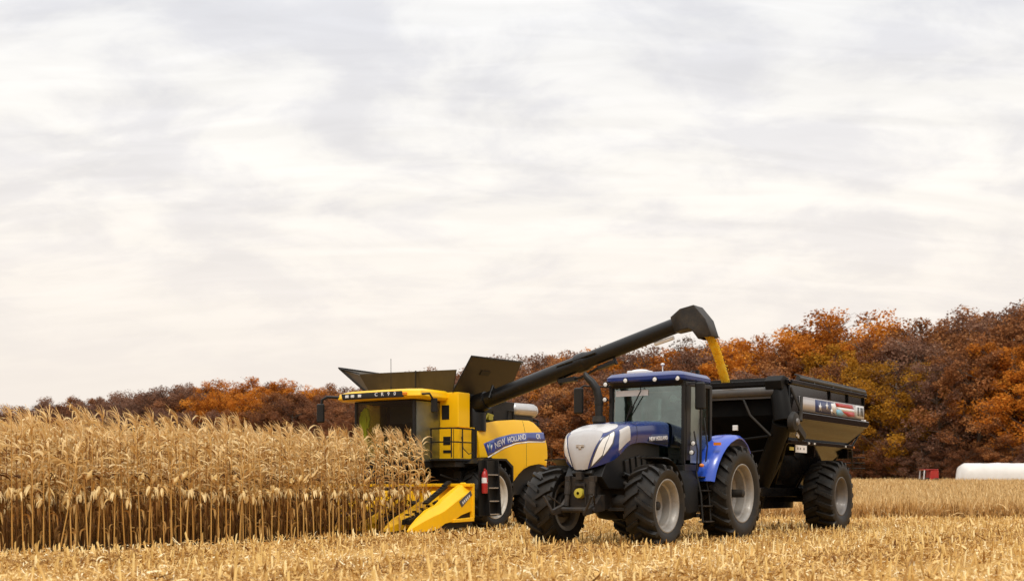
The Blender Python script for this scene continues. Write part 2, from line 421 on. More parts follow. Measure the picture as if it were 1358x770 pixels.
# ------------------------------------------------------------------ stubble and residue (ground cover)
STRAW = [(0, (.17, .075, .02)), (.3, (.43, .235, .062)), (.6, (.68, .425, .14)), (.85, (.84, .63, .29)), (1, (.91, .79, .51))]
M_RES = ramp_mat('dry_corn_residue', STRAW, .7, .12)
M_STUB = ramp_mat('cut_stalk', [(0, (.22, .10, .025)), (.4, (.52, .29, .07)), (.8, (.76, .50, .17)), (1, (.84, .64, .31))], .65)

def strips(P, D, Lh, Wd, curl, up, rnd, nseg=3):
    """Many bent strips at once: P base points, D heading angles, Lh lengths, Wd widths, curl bend, up start pitch."""
    n = len(P)
    pos = P.copy(); pitch = up.copy()
    hx, hy = np.cos(D), np.sin(D)
    sx, sy = -hy, hx
    roll = nrg.uniform(-.9, .9, n)
    V = np.zeros((n, nseg + 1, 2, 3))
    for k in range(nseg + 1):
        w = Wd * (1 - .75 * (k / nseg) ** 2) * .5
        cr_, sr_ = np.cos(roll), np.sin(roll)
        V[:, k, 0] = pos + np.stack([sx*w*cr_, sy*w*cr_, w*sr_], 1)
        V[:, k, 1] = pos - np.stack([sx*w*cr_, sy*w*cr_, w*sr_], 1)
        st = Lh / nseg
        pos = pos + np.stack([hx*np.cos(pitch)*st, hy*np.cos(pitch)*st, np.sin(pitch)*st], 1)
        pitch = pitch + curl
    V = V.reshape(-1, 3)
    b = (np.arange(n) * (nseg + 1) * 2)[:, None]
    F = []
    for k in range(nseg):
        q = np.array([2*k, 2*k+1, 2*k+3, 2*k+2])[None, :]
        F.append(b + q)
    F = np.stack(F, 1).reshape(-1, 4)
    return V, F, np.repeat(rnd, (nseg + 1) * 2)

def frustum_points(d0, d1, dens, power=1.0):
    area = (d1*d1 - d0*d0) * .5 * .98
    n = int(area * dens)
    d = np.sqrt(nrg.uniform(d0*d0, d1*d1, n))
    x = nrg.uniform(-.49, .49, n) * d
    return np.stack([x, d, np.zeros(n)], 1)

def corn_side(P):     # True where the uncut corn stands
    rx, ry = P[:, 0] - CO[0], P[:, 1] - CO[1]
    lx = rx*CF[0] + ry*CF[1]; ly = rx*CL[0] + ry*CL[1]
    return (ly < 2.05) & (lx > 2.2), lx, ly

def residue():
    Vs, Fs, Rs = [], [], []; off = 0
    for d0, d1, dens, ls in ((12.5, 20, 480, 1.0), (20, 30, 260, 1.15), (30, 48, 120, 1.45)):
        P = frustum_points(d0, d1, dens)
        cs, lx, ly = corn_side(P)
        P = P[~cs]
        _, lx, ly = corn_side(P)
        # chaff lies thicker between the rows than on them, and in drifts
        drift = .5 + .5*np.sin(ly*2*math.pi/.76) * .5 + .35*np.sin(ly*2*math.pi/4.57 + .6) + .25*np.sin(P[:, 0]*.9 + P[:, 1]*.37) * np.sin(P[:, 1]*1.3 - P[:, 0]*.2)
        P = P[nrg.random(len(P)) < .10 + .95*drift]
        n = len(P)
        big = nrg.random(n)
        Lh = nrg.uniform(.04, .15, n) * ls * np.where(big > .9, 1.7, 1); Wd = np.where(big > .94, nrg.uniform(.03, .05, n), nrg.uniform(.007, .024, n)) * (ls ** .7)
        P[:, 2] = nrg.uniform(.0, .10, n) ** 1.0
        V, F, r = strips(P, nrg.uniform(0, 2*math.pi, n), Lh, Wd, nrg.normal(-.15, .45, n), nrg.normal(.12, .40, n), np.clip(nrg.normal(.55, .26, n) + .14*np.sin(P @ np.array([CL[0], CL[1], 0])*2*math.pi/4.57) + .12*np.sin(P[:, 0]*.8 + 1.3*np.sin(P[:, 1]*.35)) * np.sin(P[:, 1]*.55 - .3*P[:, 0]), 0, 1))
        V[:, 2] = np.maximum(V[:, 2], .004)
        Vs.append(V); Fs.append(F + off); Rs.append(r); off += len(V)
    o = link('corn_residue', arrays_mesh('corn_residue', np.concatenate(Vs), np.concatenate(Fs), [M_RES], np.concatenate(Rs)))
    tag(o, 'golden chopped corn leaves and husks lying over the cut field', 'crop residue', kind='stuff')
    # cut stalks standing in rows
    Vs, Fs, Rs = [], [], []; off = 0
    rows = []
    for k in range(-16, 75):
        ly = 1.9 + .76 * k
        s = np.arange(-45, 45, .165); s = s + nrg.uniform(-.05, .05, len(s))
        s = s[nrg.random(len(s)) > .12]
        l = ly + nrg.normal(0, .035, len(s))
        x = CO[0] + CF[0]*s + CL[0]*l; y = CO[1] + CF[1]*s + CL[1]*l
        keep = (y > 13) & (y < 48) & (np.abs(x) < .47*y)
        P = np.stack([x, y, np.zeros(len(x))], 1)[keep]
        if len(P):
            cs, lx2, ly2 = corn_side(P); P = P[~cs]
        rows.append(P)
    P = np.concatenate(rows); n = len(P)
    h = np.clip(nrg.normal(.14, .06, n), .03, .36); r0 = nrg.uniform(.011, .017, n)
    lean = nrg.normal(0, .16, (n, 2))
    ns = 5
    V = np.zeros((n, 2*ns + ns, 3))
    for k in range(ns):
        a = 2*math.pi*k/ns
        c_, s_ = math.cos(a), math.sin(a)
        V[:, k] = P + np.stack([r0*1.15*c_, r0*1.15*s_, 0*h], 1)
        V[:, ns + k] = P + np.stack([r0*c_ + lean[:, 0]*h, r0*s_ + lean[:, 1]*h, h + r0*1.4*c_], 1)
        V[:, 2*ns + k] = P + np.stack([r0*.3*c_ + lean[:, 0]*h, r0*.3*s_ + lean[:, 1]*h, h - .012 + 0*h], 1)
    F = []
    for k in range(ns):
        k2 = (k+1) % ns
        F.append([k, k2, ns+k2, ns+k]); F.append([ns+k, ns+k2, 2*ns+k2, 2*ns+k])
    F = (np.arange(n)*3*ns)[:, None, None] + np.array(F)[None]
    me = arrays_mesh('corn_stubble', V.reshape(-1, 3), F.reshape(-1, 4), [M_STUB], np.repeat(np.clip(nrg.normal(.6, .25, n), 0, 1), 3*ns))
    o = link('corn_stubble', me)
    tag(o, 'short cut corn stalks standing in rows across the harvested field', 'stubble', kind='stuff')
    # ragged leaf sheaths still on the cut stalks
    i = nrg.integers(0, n, int(n*1.2))
    Q = P[i].copy(); Q[:, 2] = nrg.uniform(.02, .16, len(Q)); m = len(Q)
    V, F, r = strips(Q, nrg.uniform(0, 6.283, m), nrg.uniform(.06, .16, m), nrg.uniform(.010, .024, m), nrg.normal(-.5, .45, m), nrg.uniform(-.1, 1.0, m), np.clip(nrg.normal(.6, .22, m), 0, 1))
    V[:, 2] = np.maximum(V[:, 2], .004)
    o = link('stubble_leaves', arrays_mesh('stubble_leaves', V, F, [M_RES], r))
    tag(o, 'torn leaf sheaths clinging to the cut corn stalks', 'crop residue', kind='stuff')
residue()

# ------------------------------------------------------------------ standing corn
M_LEAF = ramp_mat('dry_corn_leaf', [(0, (.10, .04, .010)), (.3, (.42, .21, .055)), (.62, (.72, .47, .17)), (1, (.92, .74, .42))], .65, .22)
M_STALK = ramp_mat('corn_stalk', [(0, (.24, .10, .022)), (.5, (.50, .26, .06)), (1, (.70, .43, .135))], .55)
M_EAR = ramp_mat('corn_husk', [(0, (.52, .29, .075)), (.5, (.72, .48, .17)), (1, (.88, .70, .37))], .6)
M_TASSEL = ramp_mat('corn_tassel', [(0, (.48, .28, .09)), (.5, (.70, .46, .18)), (1, (.86, .65, .35))], .7, .15)

def grid_strip(path, side, widths):
    V = []; F = []
    for i, (p, s_, w) in enumerate(zip(path, side, widths)):
        V.append(p + s_*w*.5); V.append(p - s_*w*.5)
    for i in range(len(path)-1): F.append((2*i, 2*i+1, 2*i+3, 2*i+2))
    return V, F

def corn_variant(seed, inner=False):
    g = random.Random(seed)
    out = {}
    Ht = g.uniform(2.04, 2.40)
    bend = Vector((g.uniform(-.08, .03), g.uniform(-.05, .05), 0))
    def at(t): # stalk axis
        return Vector((bend.x*t*t*1.3, bend.y*t*t*1.3, Ht*t))
    V, F, Rr = [], [], []
    n = 6; ns = 9
    c0 = g.uniform(.35, .85) if not inner else g.uniform(-.15, .3)  # inner stalks coloured darker to stand for shade between the rows
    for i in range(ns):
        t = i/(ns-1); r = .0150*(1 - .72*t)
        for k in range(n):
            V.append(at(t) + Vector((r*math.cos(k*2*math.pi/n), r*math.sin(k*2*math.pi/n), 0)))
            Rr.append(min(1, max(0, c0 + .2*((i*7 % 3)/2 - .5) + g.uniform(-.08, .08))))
    for i in range(ns-1):
        for k in range(n): F.append((i*n+k, i*n+(k+1) % n, (i+1)*n+(k+1) % n, (i+1)*n+k))
    out['stalk'] = (V, F, Rr)
    V, F, Rr = [], [], []
    def leaf(z_t, az, Ln, pitch, drop, w0, c, jit=.22):
        d = Vector((math.cos(az), math.sin(az), 0))
        p = at(z_t).copy(); path = []; side = []; wd = []
        seg = 7; tw = g.uniform(-.8, .8); twr = g.uniform(-1.2, 1.2); kink = g.randrange(2, 9)
        for k in range(seg+1):
            t = k/seg
            path.append(p.copy())
            dirv = (d*math.cos(pitch) + Vector((0, 0, math.sin(pitch)))).normalized()
            s_ = dirv.cross(Vector((0, 0, 1)))
            s_ = s_.normalized() if s_.length > .05 else Vector((-d.y, d.x, 0))
            s_ = (Matrix.Rotation(tw + twr*t*2.2, 3, dirv) @ s_)
            side.append(s_); wd.append(w0*(1 - t**2.0)*(.6+.4*min(1, t*5)) + .003)
            p = p + dirv*(Ln/seg)
            pitch = max(pitch - drop*(1.1 - .3*t) + g.uniform(-jit, jit) - (1.3 if k == kink else 0), -1.5)
            az2 = g.uniform(-.3, .3); d = Vector((d.x*math.cos(az2) - d.y*math.sin(az2), d.x*math.sin(az2) + d.y*math.cos(az2), 0))
        a, b = grid_strip(path, side, wd)
        o = len(V); V.extend(a); F.extend([tuple(o+i for i in q) for q in b])
        for _ in a: Rr.append(min(1, max(0, c + g.uniform(-.1, .1))))
    phi = g.uniform(0, 6.28)
    nl = 19
    for j in range(nl):
        zt = .45 + .54*(j/(nl-1)) + g.uniform(-.02, .02)
        az = phi + g.uniform(-.6, .6); phi += math.pi + g.uniform(-.5, .5)
        if g.random() < .4: az = math.pi + g.uniform(-1.1, 1.1)
        up = (zt - .45)/.5
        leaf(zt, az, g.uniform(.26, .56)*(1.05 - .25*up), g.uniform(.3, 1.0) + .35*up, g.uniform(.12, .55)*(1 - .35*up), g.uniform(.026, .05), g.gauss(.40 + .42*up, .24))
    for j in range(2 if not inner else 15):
        leaf(g.uniform(.12, .48), g.uniform(0, 6.28), g.uniform(.25, .6), g.uniform(-.6, .5), g.uniform(.4, .8), g.uniform(.022, .05), g.gauss(.42, .15) if not inner else g.gauss(.15, .13))  # low leaves of inner plants darkened in colour as shade too
    out['foliage'] = (V, F, Rr)
    # ear: husk-wrapped, leaning out and drooping
    V, F, Rr = [], [], []
    zt = g.uniform(.41, .54); az = g.uniform(0, 6.28)
    base = at(zt); d = Vector((math.cos(az), math.sin(az), 0))
    ax = (d*g.uniform(.15, .5) + Vector((0, 0, g.choice([-1, -1, -1, .8])*g.uniform(.7, 1)))).normalized()
    u = ax.orthogonal().normalized(); w = ax.cross(u)
    prof = [(0, .010), (.025, .028), (.07, .037), (.12, .036), (.16, .026), (.185, .012), (.20, .004)]
    for (h, r) in prof:
        for k in range(7): V.append(base + d*.035 + ax*h + (u*math.cos(k*.8976) + w*math.sin(k*.8976))*r*1.1); Rr.append(g.uniform(.4, 1))
    for i in range(len(prof)-1):
        for k in range(7): F.append((i*7+k, i*7+(k+1) % 7, (i+1)*7+(k+1) % 7, (i+1)*7+k))
    for q in range(4): # loose husk leaves
        a_ = g.uniform(0, 6.28); dd = (u*math.cos(a_) + w*math.sin(a_))
        path = [base + d*.02 + ax*.02 + dd*.02, base + ax*.09 + dd*.06 + d*.02, base + ax*.14 + dd*.09, base + ax*.17 + dd*.10 + Vector((0, 0, -.05))]
        s_ = ax.cross(dd).normalized()
        a, b = grid_strip(path, [s_]*4, [.035, .045, .03, .006]); o = len(V); V += a; F += [tuple(o+i for i in qq) for qq in b]; Rr += [g.uniform(.6, 1)]*len(a)
    out['ear'] = (V, F, Rr)
    V, F, Rr = [], [], []
    top = at(1.0)
    for q in range(10):
        a_ = g.uniform(0, 6.28); sp_ = g.uniform(.1, .5) if q else .05
        d = Vector((math.cos(a_)*sp_ - .42, math.sin(a_)*sp_, 1)).normalized()
        Ln = g.uniform(.18, .34) if q else .40
        p = top - Vector((0, 0, g.uniform(0, .10))); path = []; wd = []
        for k in range(4):
            path.append(p.copy()); p = p + d*(Ln/3); d = (d + Vector((-.22, 0, -.18*sp_*2))).normalized(); wd.append(.014*(1 - .6*k/3))
        s1 = d.orthogonal().normalized(); s2 = d.cross(s1)
        for s_ in (s1, s2):
            a, b = grid_strip(path, [s_]*4, wd); o = len(V); V += a; F += [tuple(o+i for i in qq) for qq in b]; Rr += [g.uniform(.3, 1)]*len(a)
    out['tassel'] = (V, F, Rr)
    return out

def corn_soil():  # sheet over the ground, coloured dark for the shade between the stalks
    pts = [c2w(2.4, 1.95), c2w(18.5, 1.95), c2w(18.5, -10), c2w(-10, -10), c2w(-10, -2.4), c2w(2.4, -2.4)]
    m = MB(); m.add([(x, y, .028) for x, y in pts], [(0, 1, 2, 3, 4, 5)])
    o = m.build('soil', paint('shade_dark_soil', (.045, .026, .013), .95, 0, dust=.5, dustcol=(.14, .075, .03), spec=0), None, smooth=0)
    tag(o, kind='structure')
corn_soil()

def build_corn():
    NV = 12
    mats = {'stalk': M_STALK, 'foliage': M_LEAF, 'ear': M_EAR, 'tassel': M_TASSEL}
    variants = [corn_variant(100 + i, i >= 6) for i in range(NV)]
    protos = []
    for v in variants:
        protos.append({k: arrays_mesh('corn_' + k, [tuple(p) for p in v[k][0]], v[k][1], [mats[k]], v[k][2], smooth=(k in ('stalk', 'ear'))) for k in mats})
    pl = []
    for k in range(0, 15):
        ly = 1.9 - .76*k
        x0 = (2.75 if k < 2 else 3.05) + rng.uniform(-.1, .25) if ly > -2.4 else -9.0
        s = x0
        while s < 17.5:
            x, y = c2w(s, ly + rng.gauss(0, .035))
            if y > 8 and W/2 + FPX*x/y > -70:
                pl.append((k, x, y, s))
            s += max(.08, rng.gauss(.185 if k == 0 else .165, .035))
    # the ones that show largest: front rows first, inside the frame
    order = sorted(range(len(pl)), key=lambda i: (pl[i][0] + (0 if W/2 + FPX*pl[i][1]/pl[i][2] > -15 else 50), -pl[i][3]))
    single = set(order[:300])
    Vs, Fs, Rs, Ms = [], [], [], []; off = 0
    var_np = []
    for v in variants:
        vv, ff, rr, mm = [], [], [], []; o = 0
        for mi, k in enumerate(('stalk', 'foliage', 'ear', 'tassel')):
            a = np.array([tuple(p) for p in v[k][0]]); f = np.array(v[k][1])
            vv.append(a); ff.append(f + o); rr.append(np.array(v[k][2])); mm.append(np.full(len(f), mi)); o += len(a)
        var_np.append((np.concatenate(vv), np.concatenate(ff), np.concatenate(rr), np.concatenate(mm)))
    first = {}
    for i, (k, x, y, s) in enumerate(pl):
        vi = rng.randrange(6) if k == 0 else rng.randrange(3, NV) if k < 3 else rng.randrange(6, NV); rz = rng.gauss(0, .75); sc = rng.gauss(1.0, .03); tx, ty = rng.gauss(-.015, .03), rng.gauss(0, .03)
        if rng.random() < .05: tx += rng.choice((-.3, -.2, .25)); ty += rng.uniform(-.15, .15)
        if i in single:
            if vi not in first:
                o = link('corn_plant', protos[vi]['stalk']); kids = [link(n_, protos[vi][n_], o) for n_ in ('foliage', 'ear', 'tassel')]
                first[vi] = (o, kids)
            else:
                src, ks = first[vi]
                o = src.copy(); COL.objects.link(o)
                for c in ks:
                    d = c.copy(); COL.objects.link(d); d.parent = o
            o.location = (x, y, 0); o.rotation_euler = (ty, tx, rz); o.scale = (sc, sc, sc)
            tag(o, 'tall dry tan corn plant with leaves, ear and tassel in the uncut corn', 'corn plant', 'dry corn plants standing uncut left of the combine')
        else:
            V, F, r, m = var_np[vi]
            M = np.array(Matrix.LocRotScale(Vector((x, y, 0)), Matrix.Rotation(rz, 3, 'Z') @ Matrix.Rotation(tx, 3, 'Y') @ Matrix.Rotation(ty, 3, 'X'), Vector((sc, sc, sc))))
            Vs.append(V @ M[:3, :3].T + M[:3, 3]); Fs.append(F + off); off += len(V)
            Rs.append(np.clip(r + rng.uniform(-.08, .08), 0, 1)); Ms.append(m)
    me = arrays_mesh('standing_corn', np.concatenate(Vs), np.concatenate(Fs), [mats[k] for k in ('stalk', 'foliage', 'ear', 'tassel')], np.concatenate(Rs), np.concatenate(Ms))
    tag(link('standing_corn', me), 'dense mass of dry corn filling the field behind the front rows', 'corn crop', kind='stuff')
    print('corn plants', len(pl), 'faces', sum(len(f) for f in Fs))
build_corn()

# ------------------------------------------------------------------ low crop beyond the cart
def low_crop():
    m = ramp_mat('dry_bean_crop', [(0, (.20, .095, .03)), (.35, (.52, .31, .105)), (.7, (.78, .54, .24)), (1, (.86, .68, .38))], .75, .1)
    Vs, Fs, Rs = [], [], []; off = 0
    for d0, d1, dens in ((44.5, 48, 70), (48, 60, 42), (60, 104, 18)):
        area = (d1 - d0) * (.44*(d0 + d1)/2 + 4 - 4)
        n = int(area * dens * 1.1)
        y = nrg.uniform(d0, d1, n); x = nrg.uniform(.14, .46, n) * y
        P = np.stack([x, y, np.array([gz(a, b) for a, b in zip(x, y)])], 1)
        for j in range(6):
            k = P.copy(); k[:, :2] += nrg.normal(0, .09, (n, 2)); 
            t = nrg.uniform(.0, .45, n) if j > 1 else np.zeros(n); k[:, 2] += t
            V, F, r = strips(k, nrg.uniform(0, 6.283, n), nrg.uniform(.3, .55, n) if j > 1 else nrg.uniform(.6, .85, n), nrg.uniform(.014, .04, n)*(1 if d0 < 55 else 1.5), nrg.normal(-.12, .25, n), nrg.uniform(.8, 1.6, n), np.clip(nrg.normal(.55, .24, n), 0, 1))
            Vs.append(V); Fs.append(F + off); Rs.append(r); off += len(V)
    o = link('bean_crop', arrays_mesh('bean_crop', np.concatenate(Vs), np.concatenate(Fs), [m], np.concatenate(Rs)))
    tag(o, 'knee-high dry tan crop standing between the stubble and the woods', 'crop', kind='stuff')
low_crop()

# ------------------------------------------------------------------ trees
TK = {
 'rust brown':    ([(0, (0.125, 0.054, 0.026)), (.4, (0.288, 0.118, 0.045)), (.75, (0.422, 0.185, 0.069)), (1, (0.538, 0.268, 0.098))], 1.0),
 'dark russet':   ([(0, (0.096, 0.045, 0.027)), (.4, (0.211, 0.089, 0.044)), (.75, (0.307, 0.134, 0.061)), (1, (0.403, 0.191, 0.090))], 1.0),
 'copper orange': ([(0, (0.200, 0.067, 0.013)), (.4, (0.500, 0.168, 0.021)), (.75, (0.660, 0.255, 0.031)), (1, (0.760, 0.348, 0.052))], 1.0),
 'golden yellow': ([(0, (0.164, 0.077, 0.010)), (.4, (0.377, 0.176, 0.017)), (.75, (0.508, 0.253, 0.025)), (1, (0.574, 0.321, 0.042))], 1.0),
 'mauve brown':   ([(0, (0.101, 0.053, 0.036)), (.4, (0.212, 0.110, 0.073)), (.75, (0.313, 0.170, 0.108)), (1, (0.423, 0.253, 0.161))], .7),
 'half bare grey':([(0, (0.090, 0.072, 0.058)), (.4, (0.180, 0.139, 0.111)), (.75, (0.270, 0.215, 0.169)), (1, (0.360, 0.290, 0.234))], .28),
}
M_BARK = paint('bark', (.13, .095, .07), .9, 0, dust=.4, dustcol=(.22, .18, .14), dscale=6)

def tree_mesh(seed, dens, low=.12):
    g = np.random.default_rng(seed); gr = random.Random(seed)
    Ht = 16.0
    nb = 36
    cl = []
    for i in range(nb):
        t = low + (1-low)*((i + .5)/nb)**.85
        z = Ht*t*.93
        f = (t - low*.5)/(1-low*.5)
        prof = min(1, f*2.2 + .35)*math.sqrt(max(0, 1 - max(0, (f - .45)/.6)**2))
        rad = 5.0*prof*(gr.uniform(.25, 1.0)**.7)
        a = i*2.4 + gr.uniform(-.5, .5)
        cl.append((rad*math.cos(a), rad*math.sin(a), z + gr.uniform(-.5, .5), gr.uniform(1.2, 2.1)*(1.05 - .25*t)))
    V, F, Rn = [], [], []; off = 0
    for (cx, cy, cz, cr_) in cl:
        tone = g.normal(0, .10)
        for sub in range(6):
            d = g.normal(size=3); d /= np.linalg.norm(d)
            c = np.array([cx, cy, cz]) + d*cr_*.80*np.array([1, 1, .9])
            n = int(g.uniform(85, 150)*dens)
            if n < 2: continue
            q = g.normal(size=(n, 3)); q /= np.linalg.norm(q, axis=1)[:, None]
            P = c + q*(g.uniform(.1, 1, n)**.5)[:, None]*cr_*.62*np.array([1, 1, .85])
            s = g.uniform(.06, .155, n)
            nrm = q*.6 + g.normal(size=(n, 3))*.7 + np.array([0, 0, .35]); nrm /= np.linalg.norm(nrm, axis=1)[:, None]
            u = np.cross(nrm, g.normal(size=(n, 3))); u /= np.linalg.norm(u, axis=1)[:, None]; w = np.cross(nrm, u)
            fx = g.uniform(.6, 1.1, n)[:, None]
            quad = np.stack([P + u*s[:, None], P + w*s[:, None]*fx*.8, P - u*s[:, None], P - w*s[:, None]*fx*.8], 1)
            V.append(quad.reshape(-1, 3)); F.append(np.arange(n*4).reshape(-1, 4) + off); off += n*4
            base = g.normal(.5, .13) + tone
            Rn.append(np.repeat(np.clip(base + g.normal(0, .14, n), 0, 1), 4))
    crown = (np.concatenate(V), np.concatenate(F), np.concatenate(Rn))
    mb = MB()
    pts = []
    for i in range(7):
        t = i/6; pts.append((gr.uniform(-.15, .15)*t*3, gr.uniform(-.15, .15)*t*3, Ht*.86*t))
    mb.tube(pts, [.26*(1 - .85*i/6) for i in range(7)], 7)
    for (cx, cy, cz, cr_) in cl:
        zb = max(1.2, cz - math.hypot(cx, cy)*.75 - .4)
        t = min(.98, zb/(Ht*.86)); k = min(5, int(t*6)); fr = t*6 - k
        b = Vector(pts[k]).lerp(Vector(pts[k+1]), fr)
        e = Vector((cx, cy, cz)); mid = b.lerp(e, .5) + Vector((gr.uniform(-.3, .3), gr.uniform(-.3, .3), -.25))
        mb.tube([b, mid, e, e + Vector((gr.uniform(-.7, .7), gr.uniform(-.7, .7), gr.uniform(.3, 1.0)))], [.085, .06, .03, .008], 4, False)
        for q in range(4):
            e2 = e + Vector((gr.gauss(0, 1), gr.gauss(0, 1), gr.uniform(-.1, 1.3)))*cr_*.7
            mb.tube([mid.lerp(e, .5), e2.lerp(e, .4) , e2], [.03, .02, .006], 3, False)
    return crown, mb

def build_trees():
    kinds = list(TK)
    cm = {k: ramp_mat('leaves_' + k.replace(' ', '_'), TK[k][0], .85, .30, objrand=.2, spec=.12) for k in kinds}
    dens_sets = {1.0: [], .7: [], .28: []}
    seed = 11
    for d in dens_sets:
        for i in range(4 if d == 1.0 else 3):
            c, mb = tree_mesh(seed, d, low=rng.uniform(.08, .16)); seed += 1
            cme = arrays_mesh('tree_crown', c[0], c[1], [cm['rust brown']], c[2])
            tme = bpy.data.meshes.new('tree_trunk'); tme.from_pydata(mb.v, [], mb.f); tme.materials.append(M_BARK); tme.shade_smooth()
            dens_sets[d].append((cme, tme))
    # wood edge, as a path of (x, y, tree height)
    path = [(64, 100, 19.6), (49, 116, 19.4), (29, 142, 19.2), (4, 157, 18.8), (-31, 197, 18.4), (-63, 208, 17.9), (-88, 222, 16.4), (-112, 240, 16)]
    seglen = [math.dist(path[i][:2], path[i+1][:2]) for i in range(len(path)-1)]
    tot = sum(seglen)
    def along(d):
        for i, sl_ in enumerate(seglen):
            if d <= sl_ or i == len(seglen)-1:
                t = d/sl_; a, b = path[i], path[i+1]
                return [a[k] + (b[k]-a[k])*t for k in range(3)], ((b[0]-a[0])/sl_, (b[1]-a[1])/sl_)
            d -= sl_
    def place(x, y, h, kind, row, spread=1.0):
        s = h/16.0
        cme, tme = rng.choice(dens_sets[TK[kind][1]])
        o = empty('tree', (x, y, gz(x, y) - .1), rng.uniform(0, 6.28))
        c = link('crown', cme, o); t = link('trunk', tme, o)
        o.scale = (s*rng.uniform(1.08, 1.34)*spread, s*rng.uniform(1.08, 1.34)*spread, s)
        c.material_slots[0].link = 'OBJECT'; c.material_slots[0].material = cm[kind]
        p = px(x, y, 0)[0]
        where = ('behind the far left corn' if p < 230 else 'left of the combine' if p < 470 else 'behind the combine' if p < 700 else 'behind the blue tractor' if p < 930 else
                 'behind the grain cart' if p < 1150 else 'right of the grain cart' if p < 1262 else 'above the white bag')
        rw = ('at the woods edge', 'in the second rank', 'in the third rank', 'on the skyline')[row]
        tag(o, f'{kind} autumn tree {rw} {where}', 'tree', f'{kind} trees {rw} {where}')
    picks = {0: [('rust brown', 34), ('dark russet', 30), ('copper orange', 12), ('golden yellow', 6), ('mauve brown', 16), ('half bare grey', 4)],
             1: [('rust brown', 32), ('dark russet', 26), ('copper orange', 15), ('golden yellow', 4), ('mauve brown', 22), ('half bare grey', 8)]}
    def pick(row):
        ks = picks[min(row, 1)]; return rng.choices([k for k, _ in ks], [w for _, w in ks])[0]
    for row, (gap, setb, hs) in enumerate(((5.2, 0, .70), (5.4, 5.0, .84), (5.6, 10.0, .95), (5.8, 15, 1.02))):
        d = rng.uniform(0, 3)
        while d < tot:
            (x, y, h), t = along(d)
            nx, ny = -t[1], t[0]
            if ny < 0: nx, ny = -nx, -ny
            off = setb + rng.uniform(-1.4, 1.4)
            X, Yy = x + nx*off, y + ny*off
            P = px(X, Yy, 0)[0]
            if -60 < P < 1430:
                hh = h*hs*rng.uniform(.90, 1.04)
                kind = pick(row)
                if P < 930 and kind == 'golden yellow': kind = 'copper orange'
                if 1125 < P < 1180 and row == 0: kind = 'golden yellow'
                if P > 1215 and row == 0: kind = rng.choice(['copper orange', 'rust brown', 'mauve brown', 'dark russet', 'copper orange'])
                if P > 1290 and row == 1: kind = rng.choice(['copper orange', 'copper orange', 'rust brown'])
                if 1075 < P < 1135 and row >= 2: kind, hh = 'copper orange', h*1.06
                if P < 110 and row >= 2: kind = rng.choice(['half bare grey', 'mauve brown', 'dark russet'])
                if 110 < P < 260: kind = rng.choice(['mauve brown', 'dark russet', 'mauve brown'])
                if 260 < P < 345 and row >= 1: kind = 'copper orange'
                place(X, Yy, hh, kind, row)
            d += gap*rng.uniform(.75, 1.25)
    # brush along the edge
    d = 0
    while d < tot*.56:
        (x, y, h), t = along(d)
        nx, ny = -t[1], t[0]
        if ny < 0: nx, ny = -nx, -ny
        X, Yy = x - nx*rng.uniform(2.4, 3.6), y - ny*rng.uniform(2.4, 3.6)
        P = px(X, Yy, 0)[0]
        if 880 < P < 1400:
            kind = rng.choice(['dark russet', 'mauve brown', 'rust brown', 'dark russet'])
            s = rng.uniform(3.6, 5.6)/16
            cme, tme = rng.choice(dens_sets[.7])
            o = empty('shrub', (X, Yy, gz(X, Yy) - .5), rng.uniform(0, 6.28)); c = link('crown', cme, o); link('stem', tme, o)
            o.scale = (s*1.9, s*1.9, s)
            c.material_slots[0].link = 'OBJECT'; c.material_slots[0].material = cm[kind]
            where = 'behind the grain cart' if P < 1150 else 'right of the grain cart' if P < 1262 else 'behind the white bag'
            tag(o, f'low {kind} shrub at the foot of the woods {where}', 'shrub', f'low {kind} shrubs at the foot of the woods {where}')
        d += rng.uniform(2.2, 4.2)
build_trees()

